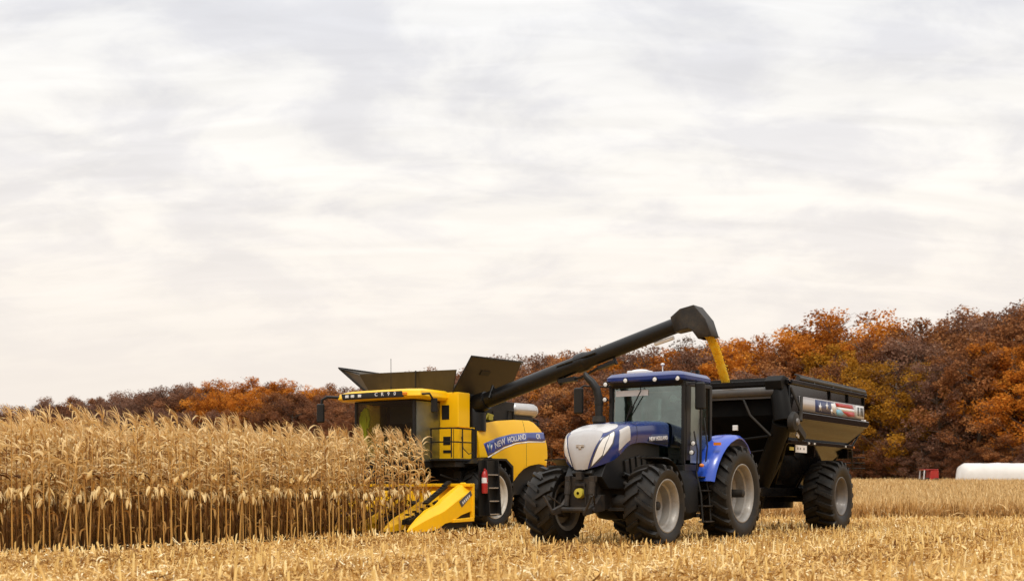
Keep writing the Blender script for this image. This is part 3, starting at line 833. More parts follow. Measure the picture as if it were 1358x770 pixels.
# ------------------------------------------------------------------ wheels
def wheel(parent, loc, Rr, Wd, rim, side, rimmat, nlug=20, lugh=.055, lugw=.055, hub=.0, dish=.5, hubmat=None, ang=.75, bolts=10):
    hubmat = hubmat or rimmat
    h = MB()
    ho = Wd*.5*dish*-1 + Wd*.40
    h.lathe([(0.001, ho + .06 + hub), (.07, ho + .06 + hub), (.085, ho + .05 + hub), (.09, ho + .02), (.16, ho + .02), (.18, ho - .02), (.18, ho - .10), (.001, ho - .10)], n=24)
    for k in range(bolts):
        a = 2*math.pi*k/bolts
        h.cbox((.135*math.cos(a), ho + .03, .135*math.sin(a)), (.03, .03, .03), ry=a)
    w = h.build('wheel', hubmat, parent, loc=loc)
    if side < 0: w.rotation_euler = (0, 0, math.pi)
    t = MB()
    prof = [(rim, -Wd*.40), (rim + .045, -Wd*.445), (rim + (Rr-rim)*.35, -Wd*.50), (rim + (Rr-rim)*.62, -Wd*.505), (Rr - .105, -Wd*.475), (Rr - lugh - .018, -Wd*.40), (Rr - lugh + .004, -Wd*.2), (Rr - lugh + .008, 0)]
    full = prof + [(r, -y) for r, y in reversed(prof[:-1])]
    inner = [(rim - .02, Wd*.36), (rim - .02, -Wd*.36)]
    t.lathe(full + inner, n=56, closed=True)
    for s_ in (-1, 1):
        for k in range(nlug):
            th0 = 2*math.pi*(k + (.5 if s_ > 0 else 0))/nlug
            st = []
            for (f, drop, ht) in ((-.03, 0, 1), (.14, 0, 1), (.27, .004, 1), (.39, .012, 1), (.475, .035, 1), (.505, .10, .75)):
                yv = f*Wd
                off = -max(f, 0)*Wd*ang/Rr
                rt = Rr - drop; rb = Rr - lugh - .03 - drop
                half = lugw*(.85 + .5*max(f, 0))/Rr*.5
                st.append((yv*s_, th0 + off, rt, rb, half))
            rings = []
            for (yv, th, rt, rb, half) in st:
                rings.append([(rb*math.cos(th - half*1.35), yv*.985, rb*math.sin(th - half*1.35)), (rt*math.cos(th - half), yv, rt*math.sin(th - half)),
                              (rt*math.cos(th + half), yv, rt*math.sin(th + half)), (rb*math.cos(th + half*1.35), yv*.985, rb*math.sin(th + half*1.35))])
            t.loft(rings)
    t.build('tyre', RUBBER, w, smooth=30)
    r = MB()
    d0 = Wd*.40 - Wd*.5*dish
    rp = [(rim + .03, Wd*.43), (rim + .035, Wd*.45), (rim + .012, Wd*.455), (rim - .012, Wd*.42), (rim - .035, Wd*.36), (rim - .05, Wd*.24), (rim - .085, Wd*.20), (rim - .10, d0 + .06), (rim - .16, d0 + .01), (.30, d0 + .02), (.22, d0), (.17, d0)]
    rp = [p for i, p in enumerate(rp) if p[0] > .17 or i == len(rp)-1]
    r.lathe(rp + [(.17, d0 - .02), (rim - .12, d0 - .03), (rim - .06, Wd*.1), (rim - .03, Wd*.36), (rim + .0, Wd*.40)], n=48, closed=True)
    r.lathe([(rim - .05, Wd*.22), (rim - .05, -Wd*.40), (rim + .03, -Wd*.45), (rim + .02, -Wd*.40), (rim - .03, -Wd*.38)], n=48)
    r.build('rim', rimmat, w, smooth=40)
    return w

# ------------------------------------------------------------------ tractor
TY = R(33.5)
TRC = (3.79, 26.6)
def build_tractor():
    T = empty('tractor', (TRC[0], TRC[1], 0), math.pi*1.5 - TY)
    tag(T, 'blue tractor with white grille and big lugged tyres pulling the grain cart', 'tractor')
    WB = 3.6
    wheel(T, (0, 1.08, 1.02), 1.03, .66, .60, 1, SILVER, 20, .08, .085, hub=.38, dish=1.15, hubmat=DARK)
    wheel(T, (0, -1.08, 1.02), 1.03, .66, .60, -1, SILVER, 20, .08, .085, hub=.38, dish=1.15, hubmat=DARK)
    wheel(T, (WB, 1.10, .79), .80, .60, .48, 1, SILVER, 17, .072, .08, hub=.12, dish=1.1, hubmat=DARK)
    wheel(T, (WB, -1.10, .79), .80, .60, .48, -1, SILVER, 17, .072, .08, hub=.12, dish=1.1, hubmat=DARK)
    # chassis
    m = MB()
    m.box(-.7, 1.2, -.34, .34, .62, 1.35).box(1.2, 3.0, -.28, .28, .66, 1.25).box(3.0, 4.35, -.24, .24, .72, 1.28)
    m.tube([(0, -.95, 1.02), (0, .95, 1.02)], .2, 16)
    m.tube([(WB, -.98, .76), (WB, -.3, .86), (WB, .3, .86), (WB, .98, .76)], [.12, .15, .15, .12], 14)
    for s in (-1, 1):
        m.tube([(WB, s*.86, .79), (WB, s*1.0, .79)], .24, 18)
        m.tube([(WB + .28, s*.25, .72), (WB + .25, s*.8, .72)], .035, 8)
        m.cbox((WB, s*.62, .98), (.2, .16, .3))
        m.tube([(WB - .1, s*.35, 1.25), (WB - .05, s*.8, .95)], .05, 8)
    m.build('chassis', CASTING, T, bev=.02)
    # engine sides below the hood
    m = MB()
    m.prism([(2.0, 1.25), (2.0, 2.06), (3.3, 2.04), (4.2, 1.66), (4.42, 1.34), (4.15, 1.12), (3.0, 1.10)], -.40, .40)
    for k in range(6):
        x = 2.25 + k*.24
        m.cbox((x, .415, 1.62 - max(0, x-3.0)*.2), (.16, .04, .3), ry=.2); m.cbox((x, -.415, 1.62 - max(0, x-3.0)*.2), (.16, .04, .3), ry=.2)
    m.tube([(2.4, .45, 1.35), (3.1, .47, 1.3), (3.6, .42, 1.4)], .05, 8); m.tube([(2.5, .46, 1.2), (3.3, .43, 1.22)], .035, 8)
    m.build('engine_shroud', BLACK, T, bev=.015)
    # hood: a smooth surface through a control net, nose swept back at the corners
    def side_pts(x, tpv, btv, w_): return [(x, w_*.96, btv), (x, w_*1.01, btv + .33*(tpv-btv)), (x, w_, btv + .70*(tpv-btv)), (x - .01, w_*.94, tpv - .055), (x - .02, w_*.66, tpv - .006), (x - .02, 0, tpv)]
    net = [side_pts(1.86, 2.51, 1.98, .54), side_pts(2.55, 2.485, 2.02, .55), side_pts(3.15, 2.43, 2.02, .56), side_pts(3.62, 2.375, 1.94, .565),
           [(4.17, .525, 1.66), (4.19, .55, 1.82), (4.16, .55, 2.02), (4.07, .52, 2.19), (3.96, .34, 2.28), (3.93, 0, 2.31)],
           [(4.49, .15, 1.49), (4.50, .21, 1.66), (4.46, .30, 1.90), (4.34, .37, 2.10), (4.21, .30, 2.20), (4.16, 0, 2.235)],
           [(4.53, 0, 1.47), (4.545, 0, 1.66), (4.515, 0, 1.90), (4.41, 0, 2.10), (4.29, 0, 2.19), (4.19, 0, 2.23)]]
    net = [[Vector(p) for p in r_] for r_ in net]
    mir = lambda p: Vector((p.x, -p.y, p.z))
    def ctl(i, j):
        if i > 6: return mir(ctl(5, j)) if j <= 5 else ctl(5, 4)
        i = max(i, 0)
        if j > 5: return mir(net[i][4])
        return net[i][max(j, 0)]
    def cr4(a, b, c, d, t): return .5*((2*b) + (c - a)*t + (2*a - 5*b + 4*c - d)*t*t + (3*b - a - 3*c + d)*t*t*t)
    def hsurf(s_, r_):
        i = min(int(s_), 5); t = s_ - i; j = min(int(r_), 4); u_ = r_ - j
        col = []
        for jj in (j-1, j, j+1, j+2): col.append(cr4(ctl(i-1, jj), ctl(i, jj), ctl(i+1, jj), ctl(i+2, jj), t))
        return cr4(*col, u_)
    def hp(s_, r_, sg, off=0.0):
        p = hsurf(s_, r_)
        if off:
            e = .03
            ds = hsurf(min(s_+e, 6), r_) - hsurf(max(s_-e, 0), r_); dr = hsurf(s_, min(r_+e, 5)) - hsurf(s_, max(r_-e, 0))
            n = ds.cross(dr)
            if n.length > 1e-9:
                n.normalize()
                if n.dot(p - Vector((min(p.x - .3, 3.4), 0, 1.75))) < 0: n = -n
                p = p + n*off
        return Vector((p.x, max(0, p.y)*sg if abs(p.y) < 1e-4 or True else 0, p.z))
    ss = [k*.2 for k in range(31)]; rs = [k*.2 for k in range(26)]
    m = MB(); m.loft([[hp(a, b, 1) for b in rs] + [hp(a, b, -1) for b in reversed(rs[:-1])] for a in ss], caps=True)
    hd = m.build('hood', BLUE, T, smooth=40)
    def patch(name, fx, n1_, n2_, mat, off=.006, parent=hd, sides=(1,), m=None):
        m = MB()
        for sg in sides:
            rings = []
            for i in range(n1_+1):
                s_, a, b = fx(i/n1_)
                top = [hp(s_, a + (b-a)*k/n2_, sg, off) for k in range(n2_+1)]; bot = [hp(s_, a + (b-a)*k/n2_, sg, -.015) for k in range(n2_+1)]
                rings.append(top + list(reversed(bot)))
            m.loft(rings)
        return m.build(name, mat, parent, smooth=45)
    patch('grille', lambda t: (5.04 + .96*t, .05, 5.0), 10, 24, GRILLE, .008, sides=(1, -1))
    patch('nose_top_panel', lambda t: (3.05 + 1.98*t, 3.55 + .9*max(0, 1 - t*2.2)**2, 5.0), 18, 8, WHITE, .007, sides=(1, -1))
    for sg in (1, -1):
        hl = patch('headlight', lambda t: (4.08 + .86*t, 1.70*(1 - t)**1.3 + .10, 3.32 - .55*t*t), 14, 8, paint('lamp_bezel', (.05, .055, .075), .2, .4, dust=.05), .006, sides=(sg,))
        patch('lens', lambda t: (4.16 + .32*t, 1.72*(1 - t*.45)**1.3 + .22, 3.14 - .10*t), 8, 8, LAMPGLASS, .011, parent=hl, sides=(sg,))
        patch('lens', lambda t: (4.52 + .34*t, 1.72*(.5 - t*.5) + .30, 2.98 - .32*t), 8, 8, LAMPGLASS, .011, parent=hl, sides=(sg,))
        patch('nose_side_panel', lambda t: (2.95 + .80*t, .75, 3.05), 8, 8, WHITE, .006, sides=(sg,))
        patch('hood_seam', lambda t: (2.30 + .03*t, .05, 4.6), 2, 16, BLACK, .003, sides=(sg,))
    m = MB(); m.cbox((4.535, 0, 1.93), (.03, .17, .05)); m.cbox((4.54, 0, 1.89), (.03, .06, .05)); m.build('badge', CHROME, hd, bev=.006)
    m = MB(); m.prism([(4.05, 1.56), (4.46, 1.47), (4.50, 1.40), (4.35, 1.28), (4.05, 1.26)], -.22, .22); m.build('chin', BLACK, T, bev=.03)
    # dark side decal area with the maker's lettering
    sd_ = panel('side_decal', [(1.92, 2.03), (1.92, 2.24), (2.72, 2.20), (2.80, 2.06)], lambda x, z: .558, .01, DECALNAVY, hd)
    text('lettering', 'NEW HOLLAND', .115, M_left(2.36, .564, 2.13, R(4)), DECALWHITE, sd_, sx=.98)
    # air intake and exhaust
    m = MB(); m.tube([(2.42, -.78, 2.05), (2.42, -.78, 2.55)], .13, 16); m.tube([(2.42, -.78, 2.5), (2.42, -.78, 2.62)], [.15, .13], 16)
    m.tube([(2.42, -.55, 2.1), (2.42, -.78, 2.1)], .1, 10)
    m.build('exhaust_can', DARK, T)
    m = MB(); m.tube([(2.42, -.78, 2.6), (2.42, -.79, 3.0), (2.43, -.83, 3.18), (2.46, -.93, 3.33), (2.49, -1.04, 3.44), (2.50, -1.08, 3.53)], [.082, .085, .085, .08, .068, .035], 14)
    m.tube([(2.42, -.785, 2.86), (2.42, -.785, 2.92)], .095, 14)
    m.build('exhaust_pipe', BLACK, T)
    # cab
    x0, x1, zb, zt = .52, 1.84, 1.5, 3.28
    frame = MB()
    def post(a, b, w=.075):
        a, b = Vector(a), Vector(b); frame.tube([a, b], w*.62, 8)
    for s in (-1, 1):
        frame.prism([(x1 - .01, 1.62), (x1 - .06, 1.62), (x1 - .14, zt), (x1 - .03, zt)], s*.80, s*.88)
        frame.prism([(1.12, 1.5), (1.06, 1.5), (1.02, zt), (1.10, zt)], s*.86, s*.92)
        frame.prism([(x0, 1.9), (x0 + .09, 1.9), (x0 + .09, zt), (x0 - .03, zt)], s*.80, s*.90)
        frame.box(x0, x1 - .05, s*.84 if s > 0 else -.90, s*.90 if s > 0 else -.84, zt - .05, zt + .03)
        frame.box(x0, x1 - .02, s*.80 if s > 0 else -.88, s*.88 if s > 0 else -.80, 1.48, 1.62)
    frame.box(x1 - .12, x1 - .02, -.86, .86, zt - .04, zt + .04); frame.box(x0 - .02, x0 + .08, -.86, .86, zt - .04, zt + .04)
    frame.box(x1 - .10, x1 + .0, -.86, .86, 1.48, 1.60)
    # broad left front pillar trim
    frame.prism([(1.76, 1.7), (1.58, 1.7), (1.52, zt), (1.74, zt)], .845, .895)
    cabf = frame.build('cab_frame', BLACK, T, bev=.012)
    m = MB(); m.box(x0, x1 - .1, -.84, .84, 1.38, 1.5); m.box(x0 - .02, x0 + .05, -.82, .82, 1.5, 1.95); m.build('cab_floor', BLACK, T, bev=.02)
    # dash, wheel, seat
    m = MB(); m.prism([(1.78, 1.5), (1.78, 2.42), (1.66, 2.44), (1.45, 2.2), (1.42, 1.5)], -.26, .26); m.build('dashboard', SEATMAT, T, bev=.03)
    m = MB()
    pts = [(1.32 + .17*math.cos(a)*.55, .2*math.sin(a), 2.32 - .17*math.cos(a)*.85) for a in [2*math.pi*k/24 for k in range(25)]]
    m.tube(pts, .017, 8, False); m.tube([(1.5, 0, 2.12), (1.32, 0, 2.32)], .03, 8); m.tube([(1.32, -.19, 2.32), (1.32, .19, 2.32)], .015, 6)
    m.build('steering_wheel', BLACK, T)
    m = MB(); m.box(.72, 1.18, -.27, .27, 1.85, 2.0); m.prism([(.68, 1.95), (.82, 1.95), (.74, 2.62), (.62, 2.62)], -.26, .26); m.box(.62, .72, -.14, .14, 2.62, 2.82); m.box(.8, 1.1, -.2, .2, 1.5, 1.85)
    m.box(.75, 1.2, -.42, -.32, 2.05, 2.14); m.build('seat', SEATMAT, T, bev=.03)
    # glass panes
    def pane(name, pts, mat, parent=T, th=.012):
        p = [Vector(q) for q in pts]; n = (p[1]-p[0]).cross(p[2]-p[0]).normalized()*th
        m = MB(); m.loft([p, [q + n for q in p]]); return m.build(name, mat, parent, smooth=0)
    pane('windshield', [(1.80, -.80, 1.63), (1.80, .80, 1.63), (1.74, .82, 3.23), (1.74, -.82, 3.23)], GLASSF)
    for s in (1, -1):
        pane('door_glass', [(1.56, s*.875, 1.65), (1.11, s*.885, 1.65), (1.09, s*.885, 3.22), (1.54, s*.875, 3.22)], GLASSDOOR)
        pane('side_glass', [(1.02, s*.875, 1.95), (.62, s*.86, 1.95), (.62, s*.86, 3.22), (1.0, s*.875, 3.22)], GLASSF)
    pane('rear_glass', [(x0 + .03, -.78, 1.98), (x0 + .03, .78, 1.98), (x0 + .0, .78, 3.22), (x0 + .0, -.78, 3.22)], GLASSF)
    m = MB(); m.box(1.755, 1.768, -.74, .02, 3.06, 3.18); m.build('windshield_sticker', DECALWHITE, T)
    m = MB(); m.tube([(1.83, -.12, 3.24), (1.86, -.10, 3.15), (1.84, -.42, 2.62)], .013, 6); m.tube([(1.835, -.34, 2.86), (1.835, -.50, 2.42)], .012, 6); m.build('wiper', BLACK, T)
    # roof
    m = MB()
    def rr(x0_, x1_, hw_, z, c=.16):
        pts = []
        for (cx, cy, a0) in ((x1_-c, hw_-c, 0), (x0_+c, hw_-c, 90), (x0_+c, -hw_+c, 180), (x1_-c, -hw_+c, 270)):
            for k in range(5):
                a = R(a0 + k*22.5); pts.append((cx + c*math.cos(a), cy + c*math.sin(a), z))
        return pts
    m.loft([rr(.50, 1.96, .86, 3.33), rr(.46, 2.00, .90, 3.37), rr(.46, 2.0, .90, 3.44), rr(.52, 1.92, .84, 3.51), rr(.65, 1.75, .7, 3.545)])
    rf = m.build('roof', BLUE, T, smooth=30)
    m = MB(); m.loft([rr(.52, 1.90, .83, 3.27), rr(.48, 1.97, .87, 3.335)]); m.build('roof_lining', BLACK, T)
    m = MB(); m.cbox((1.55, -.28, 3.565), (.34, .46, .07)); m.ball((1.55, -.28, 3.585), (.16, .22, .05)); m.build('receiver_dome', DECALWHITE, T, bev=.03)
    m = MB(); m.tube([(1.35, .15, 3.5), (1.35, .15, 3.70)], .012, 6); m.ball((1.35, .15, 3.73), (.045, .045, .03)); m.build('antenna', LAMPGLASS, T)
    m = MB()
    m.tube([(.6, .55, 3.54), (.7, .62, 3.60), (1.0, .66, 3.60), (1.1, .66, 3.53)], .014, 6)
    m.tube([(.62, -.6, 3.52), (1.7, -.62, 3.56)], .012, 6); m.cbox((.8, .70, 3.58), (.07, .07, .09)); m.build('roof_rail', BLACK, T)
    for (x, y, z, sx) in ((1.98, -.86, 3.31, .11), (1.99, .30, 3.36, .10), (1.96, .80, 3.36, .1), (1.99, -.38, 3.37, .1), (1.90, -.92, 3.0, .12), (1.60, .98, 2.05, .10), (1.72, 1.0, 1.86, .10)):
        m = MB(); m.lathe([(.046, .012), (.056, .014), (.058, .0), (.05, -.05), (.02, -.07), (.001, -.07)], c=(x + .02, y, z), n=16, axis='x'); lm = m.build('work_light', BLACK, T)
        k = MB(); k.lathe([(.001, .016), (.03, .014), (.047, .008), (.04, -.02), (.001, -.02)], c=(x + .02, y, z), n=16, axis='x'); k.build('lens', LAMPGLASS, lm)
        if z < 3.2: 
            k = MB(); k.tube([(x - .04, y, z), (x - .12, y*.93, z - .02), (1.72, .86*math.copysign(1, y), z - .04)], .015, 6); k.build('bracket', BLACK, lm)
    # mirrors
    for (y, x, z) in ((-1.42, 2.16, 2.98), (1.08, 1.50, 3.02)):
        m = MB(); s = math.copysign(1, y)
        m.cbox((x, y, z), (.09, .22, .56)); mo = m.build('mirror', BLACK, T, bev=.04, seg=3)
        k = MB(); k.box(x - .05, x - .046, y - .09, y + .09, z - .24, z + .24); k.build('mirror_glass', MIRRORG, mo)
        k = MB(); k.tube([(1.78, s*.86, 3.27), (x, s*(abs(y) - .12), 3.29), (x, y, 3.22)], .018, 6); k.build('mirror_arm', BLACK, mo)
    # inner round mirror seen behind the windshield
    m = MB(); m.ball((1.60, .52, 2.98), (.03, .09, .08)); m.tube([(1.6, .52, 2.98), (1.66, .72, 2.95), (1.7, .8, 3.0)], .02, 6); m.build('interior_mirror', LAMPGLASS, T)
    # rear fenders
    for s in (1, -1):
        rings = []
        for k in range(13):
            a = R(168 - k*10.5)
            rr_ = 1.24 + .02*math.sin(k*.3)
            cx, cz_ = rr_*math.cos(math.pi - a), 1.02 + rr_*math.sin(a)
            fx = -rr_*math.cos(a)
            y0, y1 = .80, 1.36 - .12*abs(k-6)/6
            e = .03
            P = lambda r, y: (-(r)*math.cos(a), s*y, 1.02 + r*math.sin(a))
            rings.append([P(rr_, y0), P(rr_ + .012, (y0+y1)/2), P(rr_ - .01, y1 - .06), P(rr_ - .07, y1), P(rr_ - .09, y1 - .01), P(rr_ - .04, y1 - .08), P(rr_ - .02, y0)])
        m = MB(); m.loft(rings); fd_ = m.build('rear_fender', BLUEFENDER, T, smooth=40)
        m = MB()
        m.prism([(1.18, 1.35), (1.22, 1.9), (1.02, 2.2), (.75, 2.35), (.45, 2.3), (.45, 1.5)], s*.78, s*.84)
        m.build('fender_inner', BLUE, T, bev=.01)
    m = MB(); m.box(.95, 1.02, 1.16, 1.30, 2.02, 2.08); m.build('fender_lamp', AMBER, T)
    # front fenders
    for s in (1, -1):
        rings = []
        for k in range(11):
            a = R(166 - k*8.2); r_ = .925
            P = lambda r, y: (WB + r*math.cos(a), s*y, .79 + r*math.sin(a))
            rings.append([P(r_, .80), P(r_ + .006, 1.05), P(r_ - .002, 1.30), P(r_ - .02, 1.32), P(r_ - .03, 1.305), P(r_ - .016, 1.05), P(r_ - .02, .80)])
        m = MB(); m.loft(rings); m.tube([(WB - .2, s*.45, 1.2), (WB - .3, s*.9, 1.66)], .03, 6); m.build('front_fender', BLACK, T, smooth=40)
    # fuel tanks, steps
    for s in (1, -1):
        rings = []
        for (x, z0_, z1_, y1) in ((1.30, .62, 1.45, .95), (1.5, .5, 1.5, 1.02), (1.9, .46, 1.5, 1.02), (2.3, .5, 1.46, .98), (2.58, .66, 1.32, .86), (2.68, .85, 1.2, .7)):
            rings.append([(x, s*.35, z0_), (x, s*(y1 - .12), z0_), (x, s*y1, z0_ + .16), (x, s*y1, z1_ - .2), (x, s*(y1 - .14), z1_), (x, s*.35, z1_)])
        m = MB(); m.loft(rings); m.build('fuel_tank', MATTE, T, bev=.04, seg=3)
    m = MB()
    for x in (1.02, 1.42): m.tube([(x, .95, 1.48), (x, 1.06, 1.0), (x, 1.10, .42)], .022, 6)
    ld = m.build('ladder', BLACK, T)
    for z, y in ((.44, 1.10), (.76, 1.07), (1.08, 1.04), (1.36, .98)):
        m = MB(); m.box(1.02, 1.42, y - .10, y + .08, z - .015, z + .015); m.build('step', CASTING, ld, bev=.006)
    m = MB(); m.tube([(1.06, .98, 1.5), (1.06, 1.04, 2.0), (1.04, .95, 2.6)], .016, 6); m.tube([(1.46, .98, 1.5), (1.50, 1.02, 1.9), (1.48, .93, 2.3)], .016, 6); m.build('grab_rail', BLACK, T)
    m = MB(); m.ball((1.30, 1.02, 1.60), (.07, .05, .04)); m.build('step_lamp', AMBER, T)
    # front linkage
    m = MB()
    for s in (1, -1):
        m.prism([(4.25, .70), (4.62, .66), (4.95, .62), (4.98, .72), (4.62, .82), (4.40, 1.0), (4.25, 1.0)], s*.30, s*.38)
        m.tube([(4.60, s*.26, .78), (4.52, s*.26, 1.28)], [.05, .045], 10); m.tube([(4.56, s*.26, 1.0), (4.53, s*.26, 1.24)], .065, 10)
        m.cbox((4.50, s*.26, 1.30), (.14, .11, .12))
        m.tube([(4.95, s*.34, .66), (5.0, s*.52, .98)], .028, 6); m.tube([(4.6, s*.36, .8), (4.9, s*.5, 1.0)], .018, 6)
    m.tube([(4.70, -.42, .72), (4.70, .42, .72)], .05, 10)
    m.box(4.3, 4.5, -.24, .24, .75, 1.34); m.cbox((4.52, 0, 1.36), (.16, .12, .16))
    m.build('front_linkage', CASTING, T, bev=.01)
    m = MB(); m.lathe([(.03, .12), (.09, .11), (.10, 0), (.03, 0)], c=(4.50, .0, 1.03), n=16, axis='x'); m.build('shaft_guard', PTOYELLOW, T)
    m = MB(); m.cbox((4.525, .0, 1.19), (.06, .22, .06)); m.tube([(4.55, .10, 1.18), (4.58, .16, .80)], .018, 6); m.build('hose_coupling', CASTING, T, bev=.01)
    # rear drawbar and lift arms
    m = MB(); m.box(-1.25, -.5, -.07, .07, .48, .56)
    for s in (1, -1): m.tube([(-.5, s*.35, .7), (-1.2, s*.42, .75)], .04, 8); m.tube([(-.55, s*.35, 1.35), (-1.0, s*.4, .75)], .035, 8)
    m.build('drawbar', DARK, T)
build_tractor()

# ------------------------------------------------------------------ grain cart
GY = R(34)
GC = (7.32, 32.78)
def build_cart():
    G = empty('grain_cart', (GC[0], GC[1], 0), math.pi*1.5 - GY)
    tag(G, 'glossy black grain cart with flag decal, hitched behind the blue tractor', 'grain cart')
    for s in (1, -1):
        wheel(G, (0, s*1.30, .93), .95, .80, .48, s, GREYRIM, 20, .075, .10, dish=.8, hubmat=GREYRIM, ang=.45)
    m = MB()
    def ring(xr, xf, hw_, z): return [(xf, hw_, z), (xr, hw_, z), (xr, -hw_, z), (xf, -hw_, z)]
    rings = [ring(-2.0, 3.55, 1.60, 3.72), ring(-2.03, 3.58, 1.62, 2.98), ring(-2.10, 3.60, 1.68, 2.90), ring(-2.06, 3.55, 1.66, 2.82), ring(-1.45, 3.05, 1.36, 2.30), ring(-.2, 2.0, .62, 1.20), ring(.2, 1.6, .42, .90)]
    inner = [ring(.2, 1.6, .38, .95), ring(-1.4, 3.0, 1.30, 2.36), ring(-1.95, 3.5, 1.56, 3.0), ring(-1.95, 3.5, 1.55, 3.72)]
    m.loft(rings + inner, caps=False)
    b = len(m.v) - 4; m.f.append((0, 1, b+1, b)); m.f.append((1, 2, b+2, b+1)); m.f.append((2, 3, b+3, b+2)); m.f.append((3, 0, b, b+3))
    m.f.append((24, 25, 26, 27))
    body = m.build('hopper', GLOSSBLACK, G, bev=.03, smooth=30)
    # ribs on the side
    m = MB()
    for s in (1, -1):
        m.box(-2.10, 3.58, s*1.62 if s > 0 else -1.68, s*1.68 if s > 0 else -1.62, 3.64, 3.74)
        for x in (-1.95, -.6, .8):
            m.box(x - .03, x + .03, s*1.61 if s > 0 else -1.65, s*1.65 if s > 0 else -1.61, 3.42, 3.64)
    m.box(3.55, 3.66, -1.6, 1.6, 3.62, 3.74); m.box(-2.1, -2.0, -1.6, 1.6, 3.64, 3.74)
    m.build('top_rail', GLOSSBLACK, body, bev=.01)
    # rolled tarp along the near edge with bows, front roll
    m = MB(); m.tube([(-2.1, 1.60, 3.80), (3.0, 1.60, 3.82)], .06, 12)
    m.tube([(-2.15, 1.48, 3.90), (2.9, 1.48, 3.92)], .02, 6)
    for x in (-2.1, -.8, .6, 2.0): m.tube([(x, 1.66, 3.72), (x, 1.6, 3.88), (x, 1.44, 3.92)], .018, 6)
    m.build('tarp_roll', TARP, G)
    # raised front lip and shiny roll across the front
    m = MB(); m.loft([[(3.60, -1.62, 3.40), (3.60, 1.40, 3.40), (3.56, 1.40, 3.40), (3.56, -1.62, 3.40)], [(3.30, -1.55, 3.84), (3.30, 1.30, 3.84), (3.26, 1.30, 3.84), (3.26, -1.55, 3.84)]]); m.build('front_lip', paint('black_mesh_cover', (.010, .0095, .009), .7, 0, dust=.15, dustcol=(.06, .05, .04), spec=.15), G, bev=.01)
    m = MB(); m.tube([(3.72, -1.65, 3.46), (3.72, 1.30, 3.46)], .12, 18); m.box(3.58, 3.74, -1.6, 1.3, 3.3, 3.40); m.build('front_roll', paint('grey_tarp_tube', (.055, .053, .052), .3, .2, dust=.2), G)
    m = MB(); m.loft([[(x + .05, h_, z), (x + .05, -h_, z), (x + .012, -h_, z), (x + .012, h_, z)] for (x, h_, z) in ((3.55, 1.55, 3.60), (3.585, 1.57, 2.98), (3.60, 1.60, 2.90), (3.55, 1.58, 2.82), (3.05, 1.30, 2.30), (2.0, .58, 1.20), (1.62, .40, .92))])  # added matte black panel over the hopper front, standing in for its shade
    m.build('front_shade_panel', paint('matte_black_shade', (.004, .004, .004), .85, 0, dust=.05, dustcol=(.08, .06, .04), spec=.04), G)
    # ladder, platform and pipes on the front wall
    m = MB()
    for y in (-.9, -.5): m.tube([(3.70, y, 3.3), (3.72, y, 1.7)], .02, 6)
    for k in range(5): m.tube([(3.71, -.9, 1.8 + k*.32), (3.71, -.5, 1.8 + k*.32)], .016, 6)
    m.tube([(3.66, -1.2, 2.2), (3.7, .2, 2.3), (3.72, 1.2, 2.4)], .03, 8); m.tube([(3.66, -.4, 1.9), (3.7, 1.0, 2.05)], .022, 8)
    m.build('front_ladder', MATTE, G)
    m = MB(); m.cbox((3.80, .31, 2.61), (.05, .13, .13)); m.tube([(3.64, .31, 2.55), (3.79, .31, 2.60)], .02, 6); m.build('front_lamp', LAMPGLASS, G, bev=.015)
    # unloading auger, folded across the front corner
    m = MB(); m.tube([(2.3, .2, .85), (2.95, .75, 1.6), (3.55, 1.35, 2.50), (3.66, 1.45, 2.72)], [.20, .22, .22, .24], 18)
    lo = m.build('auger_tube', MATTE, G)
    m = MB(); m.lathe([(.001, .10), (.10, .10), (.22, .07), (.25, .02), (.25, -.06), (.2, -.08)], c=(3.62, 1.72, 2.72), n=24); m.build('auger_hinge', DARK, lo)
    m = MB(); m.lathe([(.001, .04), (.07, .035), (.09, 0)], c=(3.62, 1.82, 2.72), n=16); m.build('hinge_cap', GREYRIM, lo)
    m = MB(); m.tube([(3.72, 1.50, 2.75), (3.70, 1.45, 3.1), (3.62, 1.35, 3.5), (3.55, 1.30, 3.74)], [.23, .22, .21, .19], 16)
    m.prism([(3.40, 3.55), (3.85, 3.50), (3.92, 3.70), (3.70, 3.84), (3.38, 3.80)], 1.10, 1.52)
    m.build('auger_upper_section', MATTE, G, bev=.02)
    m = MB(); m.tube([(3.5, 1.60, 3.55), (3.3, 1.78, 3.0), (3.4, 1.74, 2.6)], .035, 8); m.tube([(3.1, 1.72, 3.35), (3.35, 1.80, 2.75)], .045, 8); m.cbox((3.2, 1.74, 2.5), (.5, .1, .16), ry=-.5); m.cbox((2.95, 1.62, 2.38), (.3, .1, .1), ry=-.5)
    m.tube([(3.75, 1.2, 2.4), (3.8, .7, 2.9), (3.75, .5, 3.3)], .03, 8)
    m.build('fold_cylinder', DARK, G)
    m = MB(); m.cbox((3.28, 1.70, 2.43), (.16, .03, .12), ry=-.4); m.build('reflector_plate', DECALWHITE, G)
    # side decal: pale band with stars and stripes shapes and lettering marks
    yd = lambda x, z: 1.632 + (3.35 - z)*.02
    band = panel('side_decal', [(3.0, 3.38), (-1.96, 3.42), (-1.96, 3.06), (-1.7, 3.03), (3.0, 3.03)], yd, .008, paint('decal_grey', (.42, .40, .40), .35, .2, dust=.2), body, step=.4)
    yy = lambda o_: (lambda x, z: yd(x, z) + o_)
    panel('star_field', [(1.9, 3.36), (.55, 3.37), (.45, 3.05), (1.9, 3.05)], yy(.005), .005, DECALNAVY, band, step=.4)
    star = lambda cx, cz_, r: [(cx + (r if k % 2 == 0 else r*.42)*math.sin(k*math.pi/5), cz_ + (r if k % 2 == 0 else r*.42)*math.cos(k*math.pi/5)) for k in range(10)]
